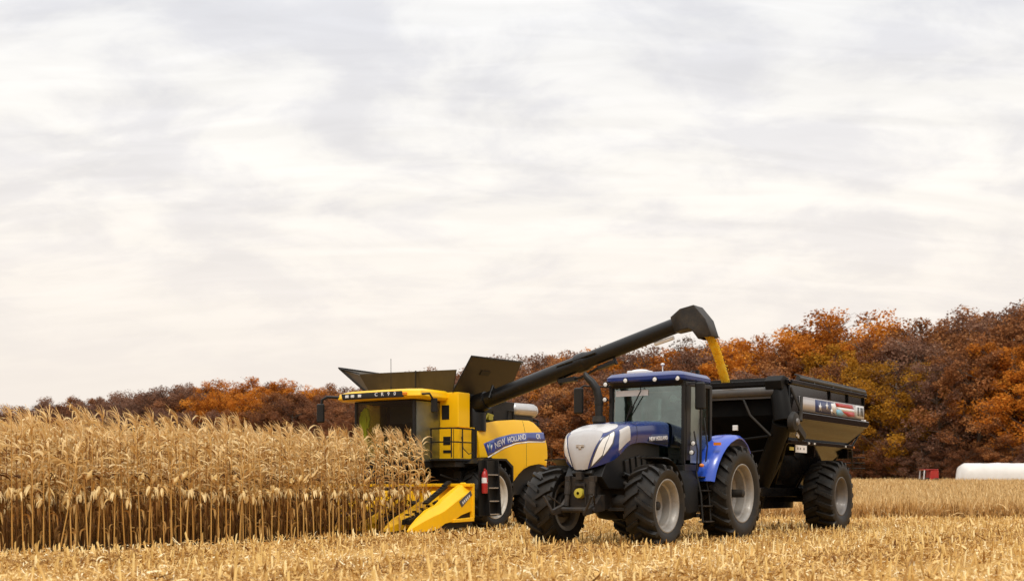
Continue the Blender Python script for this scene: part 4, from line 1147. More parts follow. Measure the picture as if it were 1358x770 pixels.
    for (cx, cz_, r) in ((1.55, 3.19, .13), (1.05, 3.24, .12), (.70, 3.13, .10)):
        panel('star', star(cx, cz_, r), yy(.009), .004, DECALWHITE, band, step=1)
    panel('stripe', [(.40, 3.37), (-.95, 3.38), (-1.10, 3.28), (.30, 3.27)], yy(.005), .005, DECALRED, band, step=.4)
    panel('stripe', [(.30, 3.27), (-1.1, 3.28), (-1.2, 3.20), (.10, 3.18)], yy(.004), .004, DECALWHITE, band, step=.4)
    panel('stripe', [(-.15, 3.18), (-1.1, 3.20), (-1.15, 3.08), (-.6, 3.06)], yy(.005), .005, DECALRED, band, step=.4)
    panel('swirl', [(.35, 3.20), (.02, 3.22), (-.25, 3.12), (-.05, 3.04), (.3, 3.05)], yy(.007), .004, DECALTEAL, band, step=.4)
    panel('swirl', [(.75, 3.33), (.45, 3.36), (.30, 3.22), (.42, 3.08), (.65, 3.12)], yy(.008), .004, DECALWHITE, band, step=.4)
    panel('lettering_plate', [(-1.25, 3.39), (-1.93, 3.40), (-1.93, 3.07), (-1.30, 3.06)], yy(.003), .004, DECALWHITE, band, step=.4)
    for i, (x, w_) in enumerate(((-1.36, .05), (-1.47, .10), (-1.62, .05), (-1.74, .10), (-1.86, .05))):
        panel('letter_stroke', [(x + w_/2, 3.36), (x - w_/2, 3.36), (x - w_/2 - .02*(i % 2), 3.12), (x + w_/2 - .03*(i % 2), 3.12)], yy(.007), .003, BLACK, band, step=.4)
    panel('edge_flash', [(-1.6, 3.02), (-2.0, 3.04), (-2.05, 2.93), (-1.85, 2.94)], yy(.03), .004, DECALWHITE, band, step=.4)
    for s in (1, -1):
        m = MB(); m.prism([(-2.12, 2.99), (3.3, 2.99), (3.3, 2.80), (-1.95, 2.80), (-2.14, 2.90)], s*1.66, s*1.73); m.build('belt_rail', GLOSSBLACK, body, bev=.025)
    # rail along the lower hopper, placard, frame
    m = MB()
    for s in (1, -1):
        m.box(-1.6, 3.3, s*1.38 if s > 0 else -1.46, s*1.46 if s > 0 else -1.38, 2.22, 2.32)
        for x in (-1.4, 1.2, 2.6): m.cbox((x, s*1.22, 2.1), (.07, .3, .3))
        m.tube([(-1.5, s*1.42, 2.24), (-2.0, s*1.60, 2.85)], .03, 8)
    m.tube([(-1.6, -1.4, 2.2), (-1.6, 1.4, 2.2)], .04, 8)
    m.build('side_rail', GLOSSBLACK, G, bev=.01)
    m = MB(); m.box(2.10, 2.86, 1.475, 1.49, 2.02, 2.20); pl = m.build('placard', DECALWHITE, G)
    m = MB()
    for x in (2.72, 2.55, 2.3): m.box(x - .03, x + .03, 1.4905, 1.4925, 2.09, 2.14)
    m.build('placard_print', BLACK, pl)
    m = MB(); m.box(2.98, 3.25, 1.475, 1.488, 2.06, 2.14); m.build('reflective_strip', PTOYELLOW, G)
    for (x, mt) in ((-1.58, AMBER), (-.9, LAMPGLASS), (1.5, LAMPGLASS), (1.9, LAMPGLASS)):
        m = MB(); m.cbox((x, 1.475, 2.27), (.09, .02, .05)); m.build('marker_light', mt, G, bev=.006)
    m = MB()
    m.box(-.25, .25, -1.05, 1.05, .78, 1.08)
    for s in (1, -1):
        m.box(-1.6, 3.2, s*.50 if s > 0 else -.68, s*.68 if s > 0 else -.50, .92, 1.16)
        m.tube([(-1.3, s*.6, 1.1), (-1.2, s*1.2, 2.2)], .06, 8); m.tube([(2.6, s*.6, 1.1), (2.5, s*1.1, 2.1)], .06, 8); m.tube([(.6, s*.6, 1.1), (.5, s*.9, 1.7)], .06, 8)
        m.loft([[(3.2, s*.50, .90), (3.2, s*.68, .90), (3.2, s*.68, 1.16), (3.2, s*.50, 1.16)], [(5.2, s*.02, .56), (5.2, s*.16, .56), (5.2, s*.16, .72), (5.2, s*.02, .72)]])
    m.box(5.1, 5.6, -.09, .09, .56, .66); m.box(.3, 2.4, -.45, .45, .62, .92)
    m.build('chassis', GLOSSBLACK, G, bev=.015)
    m = MB(); m.tube([(4.4, .35, .75), (4.4, .35, .2)], .06, 8); m.box(4.3, 4.5, .25, .45, .17, .2); m.build('jack_stand', DARK, G)
    # rear wheel guards
    m = MB(); m.box(-2.02, -1.98, -1.3, 1.3, 2.0, 2.2)
    for z in (2.0, 1.85, 1.7): m.tube([(-2.3, -.9, z), (-2.3, 1.55, z)], .016, 6)
    m.tube([(-2.3, 1.2, 1.65), (-1.9, 1.3, 2.2)], .02, 6); m.tube([(-2.3, -.8, 1.65), (-1.9, -1.2, 2.2)], .02, 6)
    m.build('rear_rack', DARK, G)
build_cart()

# ------------------------------------------------------------------ combine
def build_combine():
    C_ = empty('combine_harvester', (CO[0], CO[1], 0), math.pi*1.5 - CY)
    tag(C_, 'yellow combine harvester unloading through its raised black auger beside the corn', 'combine')
    for s in (1, -1):
        wheel(C_, (.05, s*1.86, .92), .94, .62, .57, s, CREAM, 20, .055, .07, dish=.25, hubmat=CREAM)
        wheel(C_, (-2.95, s*1.35, .66), .68, .46, .36, s, CREAM, 18, .05, .06, dish=.4, hubmat=CREAM)
    # body core (dark machinery)
    m = MB()
    m.box(-3.25, .7, -1.40, 1.40, .95, 2.95); m.box(-2.2, .4, -1.30, 1.30, 2.9, 3.62)
    m.tube([(0, -1.6, .92), (0, 1.6, .92)], .22, 14); m.box(-.25, .25, -1.5, 1.5, .7, 1.2); m.tube([(-2.95, -1.2, .66), (-2.95, 1.2, .66)], .12, 10)
    m.prism([(-3.2, 1.0), (-3.2, 2.4), (-4.1, 2.0), (-4.2, 1.2)], -1.2, 1.2)
    m.build('chassis', DARK, C_, bev=.02)
    m = MB(); m.prism([(.6, 1.1), (.6, 1.75), (2.0, 1.15), (2.0, .45)], -.65, .65)
    m.tube([(.9, .8, 1.2), (1.9, .8, .7)], .06, 8); m.tube([(.9, -.8, 1.2), (1.9, -.8, .7)], .06, 8)
    m.build('feeder_house', BLACK, C_, bev=.02)
    # left engine-side panel, gently bulged
    bul = lambda x, z: 1.72 - .10*((x + 1.5)/2.0)**2*(1 if x < -1.5 else .4) - .13*max(0, (z - 2.35)/.75)**2 - .05*max(0, (2.0 - z)/.8)**2
    poly = [(.15, 1.98), (-.37, 2.0), (-.62, 1.90), (-.85, 1.74), (-1.08, 1.56), (-1.25, 1.36), (-1.42, 1.22), (-1.58, 1.38), (-1.8, 1.56), (-2.05, 1.70), (-2.4, 1.80), (-2.95, 1.86), (-3.42, 1.82),
            (-3.50, 2.1), (-3.46, 2.4), (-3.34, 2.66), (-3.12, 2.88), (-2.80, 3.06), (-2.55, 3.11), (-1.7, 3.09), (-.8, 3.02), (-.1, 2.92), (.20, 2.82), (.24, 2.6)]
    sp_ = panel('side_panel', poly, bul, .06, YELLOW, C_, step=.12, bev=.03)
    panel('side_panel', poly, lambda x, z: -bul(x, z), .06, YELLOW, C_, step=.2, bev=.03, outward=-1)
    # swoosh decal
    bo = lambda o_: (lambda x, z: bul(x, z) + o_)
    sw = [(-.02, 2.36), (-.22, 2.02), (-.55, 2.14), (-1.0, 2.30), (-1.6, 2.44), (-2.3, 2.51), (-3.15, 2.52), (-3.36, 2.56), (-3.30, 2.80), (-2.9, 2.78), (-2.2, 2.74), (-1.4, 2.67), (-.7, 2.55)]
    dc = panel('swoosh_decal', sw, bo(.006), .006, DECALBLUE, sp_, step=.12)
    panel('decal_edge', [(-.20, 1.99), (-.26, 1.97), (-.58, 2.09), (-1.03, 2.25), (-1.62, 2.39), (-2.32, 2.46), (-3.34, 2.50), (-3.35, 2.53), (-2.3, 2.495), (-1.6, 2.425), (-1.0, 2.285), (-.55, 2.125)], bo(.004), .004, DECALWHITE, sp_, step=.12)
    panel('panel_seam', [(-2.16, 3.095), (-2.175, 3.095), (-2.205, 1.77), (-2.19, 1.77)], bo(.002), .003, BLACK, sp_, step=.12)
    def bend(v): return Vector((v.x, bul(v.x, v.z) + .008 + (v.y - 1.8)*.5, v.z))
    def arc_text(s_, xc, zc, size, tilt, nm):
        text(nm, s_, size, M_left(xc, 1.8, zc, tilt), DECALWHITE, dc, bend=bend, sx=1.0)
    arc_text('NEW', -.80, 2.385, .235, R(17), 'lettering'); arc_text('HOLLAND', -1.68, 2.56, .215, R(8), 'lettering')
    arc_text('CR', -2.92, 2.655, .20, R(1), 'lettering')
    for dx_ in (-.05, 0, .05):  # leaf emblem
        panel('leaf_emblem', [(-.31 + dx_*1.2, 2.14), (-.335 + dx_*1.8, 2.30), (-.30 + dx_*2.2, 2.40 - abs(dx_)), (-.27 + dx_*1.6, 2.30)], bo(.010), .004, DECALWHITE if dx_ else DECALTEAL, dc, step=.2)
    # front-left bodywork around the platform
    m = MB(); m.box(.48, 1.02, .98, 1.60, 2.76, 3.70); m.box(.52, .98, -1.60, -1.10, 2.0, 3.70); m.box(.35, .62, -1.2, 1.2, 2.0, 3.68)
    ft = m.build('tank_front', YELLOW, C_, bev=.025)
    m = MB(); m.box(1.0205, 1.03, 1.06, 1.30, 2.98, 3.36); m.build('front_vent', BLACK, ft)
    m = MB(); m.box(.46, 1.04, .98, 1.64, 1.92, 2.74); lp = m.build('platform_cabinet', YELLOW, C_, bev=.02)
    m = MB(); m.box(1.0405, 1.055, 1.12, 1.36, 2.30, 2.52); m.box(1.0405, 1.055, 1.12, 1.38, 2.08, 2.16); m.build('cabinet_vent', BLACK, lp, bev=.01)
    m = MB(); m.box(1.038, 1.043, 1.45, 1.47, 1.94, 2.72); m.box(1.038, 1.044, .98, 1.64, 2.735, 2.755); m.build('cabinet_seam', BLACK, lp)
    m = MB()
    for (x, y) in ((1.42, 1.0), (1.42, 1.66), (1.0, 1.72), (.46, 1.72)): m.tube([(x, y, 1.95), (x, y, 2.72)], .018, 6)
    for z in (2.36, 2.72): m.tube([(1.42, 1.0, z), (1.42, 1.66, z), (1.36, 1.72, z), (.46, 1.72, z)], .018, 6)
    m.tube([(1.02, 1.7, 2.5), (1.0, 1.74, 2.2), (.8, 1.78, 2.05), (.6, 1.76, 2.1)], .012, 6)
    m.build('handrail', BLACK, C_)
    m = MB(); m.box(.40, 1.46, .95, 1.75, 1.86, 1.92); m.build('platform', BLACK, C_, bev=.01)
    m = MB(); m.box(.3, 1.3, .9, 1.7, 1.70, 1.86); m.tube([(.5, 1.5, 1.7), (.9, 1.45, 1.35), (1.3, 1.2, 1.5)], .03, 6); m.tube([(.4, 1.55, 1.7), (.6, 1.6, 1.2), (1.0, 1.4, 1.0)], .025, 6); m.box(.55, .85, 1.3, 1.55, 1.25, 1.6); m.build('service_box', DARK, C_, bev=.02)
    m = MB(); m.box(-.02, .44, 1.30, 1.62, 1.96, 2.78); m.build('auger_column_panel', YELLOW, C_, bev=.02)
    m = MB(); m.box(.24, .30, 1.625, 1.66, 1.96, 2.8); m.box(.40, .46, 1.605, 1.66, 1.96, 2.76); m.build('column_seam', BLACK, C_)
    # cab
    m = MB()
    x0, x1, y0, y1, zb, zt = .60, 2.10, -1.06, .98, 1.80, 3.46
    for (x, y) in ((x1 - .06, y0), (x1 - .06, y1 - .08), (x0 + .05, y1 - .08), (x0 + .05, y0)): m.box(x, x + .08, y, y + .08, zb, zt)
    m.box(x0, x1 + .02, y0, y1, zb - .12, zb + .06); m.box(x0, x1, y0, y1, zt - .04, zt); m.box(x0, x0 + .05, y0, y1, zb, zt)
    m.build('cab_frame', BLACK, C_, bev=.015)
    def pane(name, pts, mat, th=.012):
        p = [Vector(q) for q in pts]; n = (p[1]-p[0]).cross(p[2]-p[0]).normalized()*th
        m = MB(); m.loft([p, [q + n for q in p]]); return m.build(name, mat, C_, smooth=0)
    # curved windshield
    rings = []
    for k in range(9):
        t = k/8; y = y0 + .06 + (y1 - y0 - .12)*t; bx = x1 + .02 + .10*math.sin(t*math.pi)
        rings.append([(bx, y, zb + .06), (bx, y, zt - .02), (bx - .012, y, zt - .02), (bx - .012, y, zb + .06)])
    m = MB(); m.loft(rings); m.build('windshield', GLASSD, C_, smooth=30)
    pane('door_glass', [(x1 - .05, y1 + .0, zb + .05), (x0 + .12, y1 + .0, zb + .05), (x0 + .12, y1 + .0, zt - .03), (x1 - .05, y1 + .0, zt - .03)], GLASSR)
    pane('side_glass', [(x1 - .05, y0 - .0, zb + .05), (x0 + .12, y0, zb + .05), (x0 + .12, y0, zt - .03), (x1 - .05, y0, zt - .03)], GLASSD)
    m = MB(); m.box(.75, 1.2, -.3, .24, 2.1, 2.26); m.box(.68, .82, -.3, .24, 2.2, 2.95); m.box(1.62, 1.72, -.03, .03, 1.9, 2.5); m.build('seat', SEATMAT, C_, bev=.03)
    m = MB(); pts = [(1.6 + .1*math.cos(a), .19*math.sin(a) - .03, 2.5 - .15*math.cos(a)) for a in [2*math.pi*k/20 for k in range(21)]]; m.tube(pts, .016, 6, False); m.build('steering_wheel', BLACK, C_)
    m = MB(); m.box(.66, .70, -1.0, .92, 1.86, 3.42); m.box(1.0, 1.5, .35, .62, 1.86, 2.45); m.cbox((1.45, .5, 2.62), (.06, .26, .22), rz=.3); m.build('cab_interior', CABLINER, C_, bev=.02)
    # roof with light fascia
    m = MB()
    def rp(xa, xb, ya, yb, z): return [(xb - .18, ya, z), (xb, ya + .35, z), (xb + .04, (ya+yb)/2, z), (xb, yb - .35, z), (xb - .18, yb, z), (xa, yb, z), (xa, ya, z)]
    m.loft([rp(.55, 2.34, -1.48, 1.20, 3.47), rp(.52, 2.42, -1.55, 1.26, 3.54), rp(.52, 2.38, -1.52, 1.24, 3.68), rp(.6, 2.2, -1.40, 1.15, 3.74)])
    rf = m.build('roof', YELLOW, C_, bev=.02)
    m = MB(); m.loft([[(2.405, -1.22, 3.505), (2.468, -.15, 3.505), (2.43, .86, 3.505), (2.28, .86, 3.505), (2.28, -1.22, 3.505)], [(2.425, -1.24, 3.56), (2.478, -.15, 3.56), (2.43, .84, 3.56), (2.28, .84, 3.56), (2.28, -1.24, 3.56)], [(2.40, -1.28, 3.668), (2.452, -.15, 3.668), (2.41, .78, 3.668), (2.28, .78, 3.668), (2.28, -1.28, 3.668)]])
    fa = m.build('roof_fascia', BLACK, rf)
    for i, y in enumerate((-.02, .18, .38, .58)):
        xx = 2.472 - .045*((y + .15)/.95)
        text('lettering', 'CR90'[i], .13, M_front(xx + .004, y, 3.60), DECALWHITE, fa, sx=1.1)
    for (y, mt) in ((-1.05, LAMPGLASS), (-.85, LAMPGLASS), (-.6, LAMPGLASS), (.9, AMBER)):
        m = MB(); m.cbox((2.45 - .03*abs(y), y, 3.59), (.07, .11, .075)); m.build('work_light', mt, rf, bev=.01)
    m = MB(); m.tube([(2.2, -1.5, 3.60), (2.35, -1.82, 3.62), (2.42, -1.95, 3.54), (2.42, -1.98, 3.2)], .04, 8); mr = m.build('mirror_arm', BLACK, C_)
    m = MB(); m.cbox((2.42, -2.0, 3.18), (.10, .24, .52)); m.build('mirror', BLACK, mr, bev=.04)
    m = MB(); m.tube([(2.2, 1.2, 3.58), (2.0, 1.38, 3.60), (1.9, 1.42, 3.45)], .03, 8); m.cbox((1.88, 1.44, 3.30), (.08, .16, .36)); m.build('door_mirror', BLACK, C_, bev=.03)
    m = MB(); m.tube([(1.5, -.3, 3.72), (1.5, -.3, 4.65)], .008, 5); m.tube([(1.5, -.3, 3.72), (1.5, -.3, 3.9)], .018, 6); m.build('antenna', BLACK, rf)
    m = MB(); m.lathe([(.001, .14), (.05, .12), (.055, 0)], c=(.75, 1.1, 3.74), n=14, axis='z'); m.build('beacon', AMBER, rf)
    # grain tank covers, opened outwards
    def sheet(name, pts, mat, th=.035, inmat=None, bev=.008):
        p = [Vector(q) for q in pts]; n = (p[1]-p[0]).cross(p[3]-p[0]).normalized()*th
        m = MB(); m.loft([p, [q - n for q in p]]); return m.build(name, mat, C_, bev=bev, smooth=0)
    lf = sheet('tank_cover', [(.98, 1.40, 3.70), (-1.62, 1.40, 3.70), (-1.45, 2.02, 4.66), (1.02, 2.02, 4.60)], TANKMAT)
    m = MB(); m.cbox((.05, 1.80, 4.26), (.42, .02, .14), rx=R(-33)); m.build('warning_plate', BLACK, lf)
    sheet('tank_cover', [(.98, -1.42, 3.70), (-1.62, -1.42, 3.70), (-1.45, -2.49, 4.52), (1.10, -2.49, 4.54)], TANKMAT)
    sheet('tank_cover', [(.98, -1.40, 3.70), (.98, 1.38, 3.70), (1.12, 1.60, 4.28), (1.12, -1.75, 4.34)], TANKMAT)
    sheet('tank_cover', [(-1.62, -1.40, 3.70), (-1.62, 1.38, 3.70), (-1.75, 1.60, 4.2), (-1.75, -1.75, 4.2)], TANKMAT)
    m = MB(); m.loft([[(.99, -1.42, 3.72), (1.10, -1.72, 4.30), (1.12, -2.46, 4.53), (1.08, -2.46, 4.53)], [(.96, -1.42, 3.72), (1.07, -1.72, 4.30), (1.09, -2.46, 4.53), (1.05, -2.46, 4.53)]]); m.build('corner_web', TANKLINE, C_)
    m = MB(); m.tube([(.99, -1.44, 3.74), (1.12, -2.49, 4.55), (-1.44, -2.50, 4.53)], .025, 6); m.tube([(1.12, -1.75, 4.35), (1.12, -2.47, 4.53)], .018, 6); m.tube([(1.13, .25, 3.72), (1.16, .28, 4.32)], .022, 6); m.tube([(1.03, 1.42, 3.7), (1.04, 2.04, 4.62), (-1.45, 2.05, 4.68)], .022, 6); m.build('cover_frame', BLACK, C_)
    m = MB(); m.box(-1.6, .97, -1.4, 1.4, 3.60, 3.72); m.build('tank_rim', BLACK, C_, bev=.01)
    # silver muffler on the engine deck
    m = MB(); m.tube([(-2.15, 1.15, 3.42), (-2.2, 1.15, 3.42), (-3.35, 1.15, 3.44), (-3.40, 1.15, 3.44)], [.16, .21, .21, .19], 22); mu = m.build('muffler', CHROME, C_)
    m = MB(); m.lathe([(.001, -.10), (.10, -.09), (.16, -.05), (.19, 0), (.19, .03)], c=(-3.42, 1.15, 3.44), n=22, axis='x'); m.build('end_cap', DECALWHITE, mu)
    m = MB(); m.tube([(-2.1, 1.15, 3.42), (-1.7, 1.15, 3.42), (-1.5, 1.1, 3.3), (-1.4, 1.0, 3.05)], .11, 14); m.build('exhaust_pipe', CHROME, mu)
    m = MB(); m.box(-3.4, -1.2, -1.3, 1.32, 2.95, 3.10); m.cbox((-1.2, 1.2, 3.2), (.3, .25, .25)); m.tube([(-1.8, 1.3, 3.1), (-1.85, 1.32, 3.36), (-2.1, 1.32, 3.38), (-2.1, 1.32, 3.1)], .03, 6); m.cbox((-2.7, 1.1, 3.16), (1.0, .4, .16)); m.tube([(-3.3, 1.2, 3.2), (-3.55, 1.25, 3.15), (-3.5, 1.3, 3.0)], .04, 8)
    m.box(-3.3, -2.6, -.9, .9, 3.1, 3.45)
    m.build('engine_deck', DARK, C_, bev=.015)
    m = MB(); m.cbox((-.85, 1.28, 3.12), (.22, .2, .14)); m.tube([(-.6, 1.35, 3.05), (-.75, 1.35, 3.22), (-1.0, 1.35, 3.18)], .03, 6); m.build('valve_block', PTOYELLOW, C_)
    # unloading auger
    A = Vector((.02, 1.45, 3.42)); dirv = Vector((-.02, 6.45, 1.85))
    P = lambda t: A + dirv*t
    m = MB(); m.tube([(.02, 1.45, 2.7), (.02, 1.45, 3.2), A, P(.06)], [.30, .30, .30, .25], 20); m.build('auger_base', AUGERBLACK, C_)
    m = MB(); m.tube([P(.03), P(.52)], .212, 24); m.tube([P(.5), P(.535)], .25, 24); au = m.build('unloading_auger', AUGERBLACK, C_)
    m = MB(); m.tube([P(.535), P(.56), P(.96)], [.25, .20, .195], 24); m.build('auger_extension', AUGERBLACK, au)
    m = MB(); m.tube([P(.10) + Vector((.24, 0, -.05)), P(.10) + Vector((.29, 0, -.05)), P(.10) + Vector((0, -.08, .30)), P(.10) + Vector((-.29, 0, -.05)), P(.10) + Vector((-.24, 0, -.05))], .035, 8); m.build('lifting_hoop', BLACK, au)
    m = MB()
    dn = Vector((0, .276, -.961)); m.tube([P(.6) + dn*.27, P(.66) + dn*.33], .03, 8); m.tube([P(.42) + Vector((.2, 0, .1)), P(.43) + dn*.3], .03, 8); m.tube([P(.40) + dn*.30, P(.50) + dn*.36, P(.62) + dn*.26], .035, 8); m.tube([P(.40) + dn*.2, P(.41) + dn*.36], .05, 8); m.tube([P(.655) + dn*.2, P(.66) + dn*.38], .04, 8)
    m.cbox(P(.62) + dn*.30, (.16, .5, .1), rx=.28); m.cbox(P(.44) + dn*.30, (.2, .5, .12), rx=.1); m.tube([P(.42) + Vector((.2, 0, .1)), P(.6) + Vector((.24, 0, .05))], .03, 8)
    m.build('fold_linkage', BLACK, au, bev=.01)
    m = MB(); m.tube([P(.83) + dn*.25, P(.91) + dn*.27], .05, 8); m.build('spout_light', LAMPGLASS, au)
    # spout: elbow hood turning down
    e = P(.93)
    rings = []
    ex = dirv.normalized(); up = Vector((0, -.276, .961))
    def sq(c, yv, zv, hx, hz): return [c + Vector((hx, 0, 0)) + zv*hz, c + Vector((-hx, 0, 0)) + zv*hz, c + Vector((-hx, 0, 0)) - zv*hz, c + Vector((hx, 0, 0)) - zv*hz]
    rings.append(sq(e, ex, up, .20, .20))
    rings.append(sq(e + ex*.30 + Vector((0, 0, .03)), ex, up, .26, .26))
    v2 = (up*.85 + ex*.5).normalized()
    rings.append(sq(e + ex*.54 + Vector((0, 0, .0)), ex, v2, .27, .29))
    v3 = (ex*.95 + up*.3).normalized()
    rings.append(sq(e + ex*.74 + Vector((0, 0, -.26)), ex, v3, .26, .22))
    rings.append(sq(e + ex*.90 + Vector((0, 0, -.62)), ex, Vector((0, 1, .12)).normalized(), .24, .18))
    m = MB(); m.loft(rings, caps=False); so = m.build('spout', paint('spout_rubber', (.018, .018, .019), .5, .0, dust=.2, spec=.3), au, bev=.02, smooth=25)
    so.modifiers.new('solid', 'SOLIDIFY').thickness = .02
    tip = e + ex*.90 + Vector((0, 0, -.58))
    # ladder by the wheel and the extinguisher
    m = MB()
    for x in (.16, .70): m.prism([(2.24, 1.90), (2.30, 1.90), (2.40, .42), (2.24, .42)], x - .02, x + .02, axis='x')
    m.box(.14, .98, 2.21, 2.24, .40, 1.88)
    ld = m.build('ladder', BLACK, C_)
    for z in (.45, .80, 1.15, 1.50):
        m = MB(); m.box(.185, .675, 2.245, 2.37 - (z - .45)*.05, z - .015, z + .015); m.build('step', CHROME, ld)
    m = MB(); m.lathe([(.001, 0), (.075, .01), (.08, .06), (.08, .50), (.06, .56), (.025, .60), (.025, .66)], c=(.86, 2.335, 1.0), n=18, axis='z'); m.tube([(.86, 2.335, 1.64), (.88, 2.41, 1.60), (.86, 2.42, 1.3)], .015, 6); fe = m.build('fire_extinguisher', REDPAINT, C_)
    m = MB(); m.lathe([(.0825, .28), (.0825, .42)], c=(.86, 2.335, 1.0), n=18, axis='z'); m.build('extinguisher_label', DECALWHITE, fe)
    m = MB(); m.prism([(-.9, 1.0), (-.9, 1.75), (-.55, 1.95), (.5, 1.95), (.9, 1.8), (.85, 1.75), (.45, 1.9), (-.5, 1.9), (-.82, 1.7)], 1.5, 2.1); m.build('wheel_guard', BLACK, C_)
    # ---------------- corn header
    hw_ = 2.66
    m = MB(); m.box(1.78, 1.86, -hw_, hw_, .38, 1.22); m.box(1.78, 2.0, -hw_, hw_, 1.18, 1.26); m.prism([(1.8, .30), (1.8, .40), (2.7, .36), (2.7, .28)], -hw_, hw_)
    hdr = m.build('corn_header', YELLOW2, C_, bev=.012)
    m = MB(); m.tube([(2.22, -2.55, .68), (2.22, 2.55, .68)], .14, 14)
    for k in range(60):
        y = -2.5 + k*5/59; a = k*1.1
        m.tube([(2.22, y, .68), (2.22 + .26*math.cos(a), y + .03, .68 + .26*math.sin(a))], [.05, .02], 4)
    m.build('cross_auger', DARK, hdr)
    ysn = [2.36 - .787*k for k in range(7)]
    for i in range(6):
        yc = (ysn[i] + ysn[i+1])/2
        m = MB(); m.prism([(2.35, .55), (2.35, .70), (3.75, .36), (3.75, .24)], yc - .12, yc - .03); m.prism([(2.35, .55), (2.35, .70), (3.75, .36), (3.75, .24)], yc + .03, yc + .12)
        for k in range(9): m.cbox((2.45 + k*.14, yc + (.09 if k % 2 else -.09), .76 - (k*.14)*.245), (.05, .10, .05))
        m.build('row_unit', BLACK, hdr)
    def snout(yc, end):
        hwid = .23 if not end else .25
        sec = [(4.16, .02, .085, .13), (4.05, .055, .06, .20), (3.75, .12, .08, .38), (3.35, .18, .14, .52), (3.15, .21, .18, .60), (2.9, .225, .22, .68), (2.45, .22, .34, .88), (2.05, .21, .5, 1.08)]
        if end: sec = [(4.20, .02, .075, .12), (4.08, .07, .06, .22), (3.80, .14, .07, .40), (3.42, .22, .10, .60), (3.22, .25, .16, .66), (3.0, .255, .26, .72), (2.7, .255, .30, .90), (2.3, .255, .46, 1.10), (1.84, .255, .56, 1.29)]
        rings = []
        for (x, w_, z0, z1) in sec:
            if end:
                k_ = min(1, max(0, (x - 1.84)/1.4))
                rings.append([(x, yc - w_, z0), (x, yc - w_, z1 - (z1-z0)*.45), (x, yc - w_*.35, z1), (x, yc + w_*.2, z1), (x, yc + w_, z1 - (z1-z0)*.30), (x, yc + w_, z0)])
            else:
                rings.append([(x, yc - w_, z0), (x, yc - w_*.95, z1 - (z1-z0)*.42), (x, yc - w_*.3, z1), (x, yc + w_*.3, z1), (x, yc + w_*.95, z1 - (z1-z0)*.42), (x, yc + w_, z0)])
        m = MB(); m.loft(rings)
        return m.build('snout', YELLOW2, hdr, bev=.012, smooth=25)
    for i, yc in enumerate(ysn):
        o = snout(yc, i in (0, 6))
    # ear-saver strip, end plate lettering panel and dark skid under the left end
    m = MB(); m.prism([(3.02, .735), (3.05, .775), (2.22, 1.20), (2.16, 1.16)], 1.94, 2.10); m.prism([(2.2, 1.17), (2.25, 1.21), (2.0, 1.33), (1.95, 1.29)], 1.94, 2.06)
    for k in range(6): m.cbox((2.95 - k*.13, 2.02, .80 + k*.068), (.05, .14, .06), ry=.45)
    m.build('chain_strip', BLACK, hdr)
    m = MB(); m.prism([(2.30, .66), (2.42, .80), (1.92, 1.08), (1.86, .97)], 2.6195, 2.628); ep = m.build('end_plate', paint('decal_slate', (.08, .08, .085), .4, .1, dust=.2), hdr)
    m = MB()
    for k in range(5): m.cbox((2.26 - k*.07, 2.630, .775 + k*.040), (.045, .004, .07), ry=.52)
    m.build('end_plate_print', DECALWHITE, ep)
    m = MB(); m.prism([(3.3, .12), (3.0, .28), (2.3, .44), (1.75, .56), (1.75, .18), (2.3, .14)], 1.95, 2.56); m.tube([(2.3, 2.4, .15), (1.7, 2.4, .3)], .06, 8); m.box(1.6, 1.8, .6, 2.4, .35, .95); m.build('skid', BLACK, hdr, bev=.01)
    return C_.matrix_world, tip, C_
_, TIP, CMB = build_combine()
bpy.context.view_layer.update()
tipw = CMB.matrix_world @ TIP

# the lime garment behind the windshield
m = MB()
rings = []
for (z, w_, d_, o_) in ((3.30, .03, .02, .02), (3.26, .10, .04, .03), (3.20, .13, .05, .02), (3.05, .10, .05, -.02), (2.9, .12, .06, -.03), (2.7, .12, .06, -.05), (2.5, .13, .06, -.04), (2.30, .14, .06, -.06)):
    rings.append([(1.98 + d_*math.cos(a), -.80 + o_ + w_*math.sin(a) + .012*math.sin(a*3), z) for a in [2*math.pi*k/12 for k in range(12)]])
m.loft(rings)
for s in (1, -1): m.tube([(1.98, -.80 + s*.10, 3.2), (1.99, -.80 + s*.14, 3.0), (1.99, -.82 + s*.12, 2.75)], [.04, .045, .04], 8)
jk = m.build('jacket', LIME, None)
jk.matrix_world = CMB.matrix_world.copy()
tag(jk, 'lime yellow high-visibility jacket hanging behind the combine windshield', 'jacket')

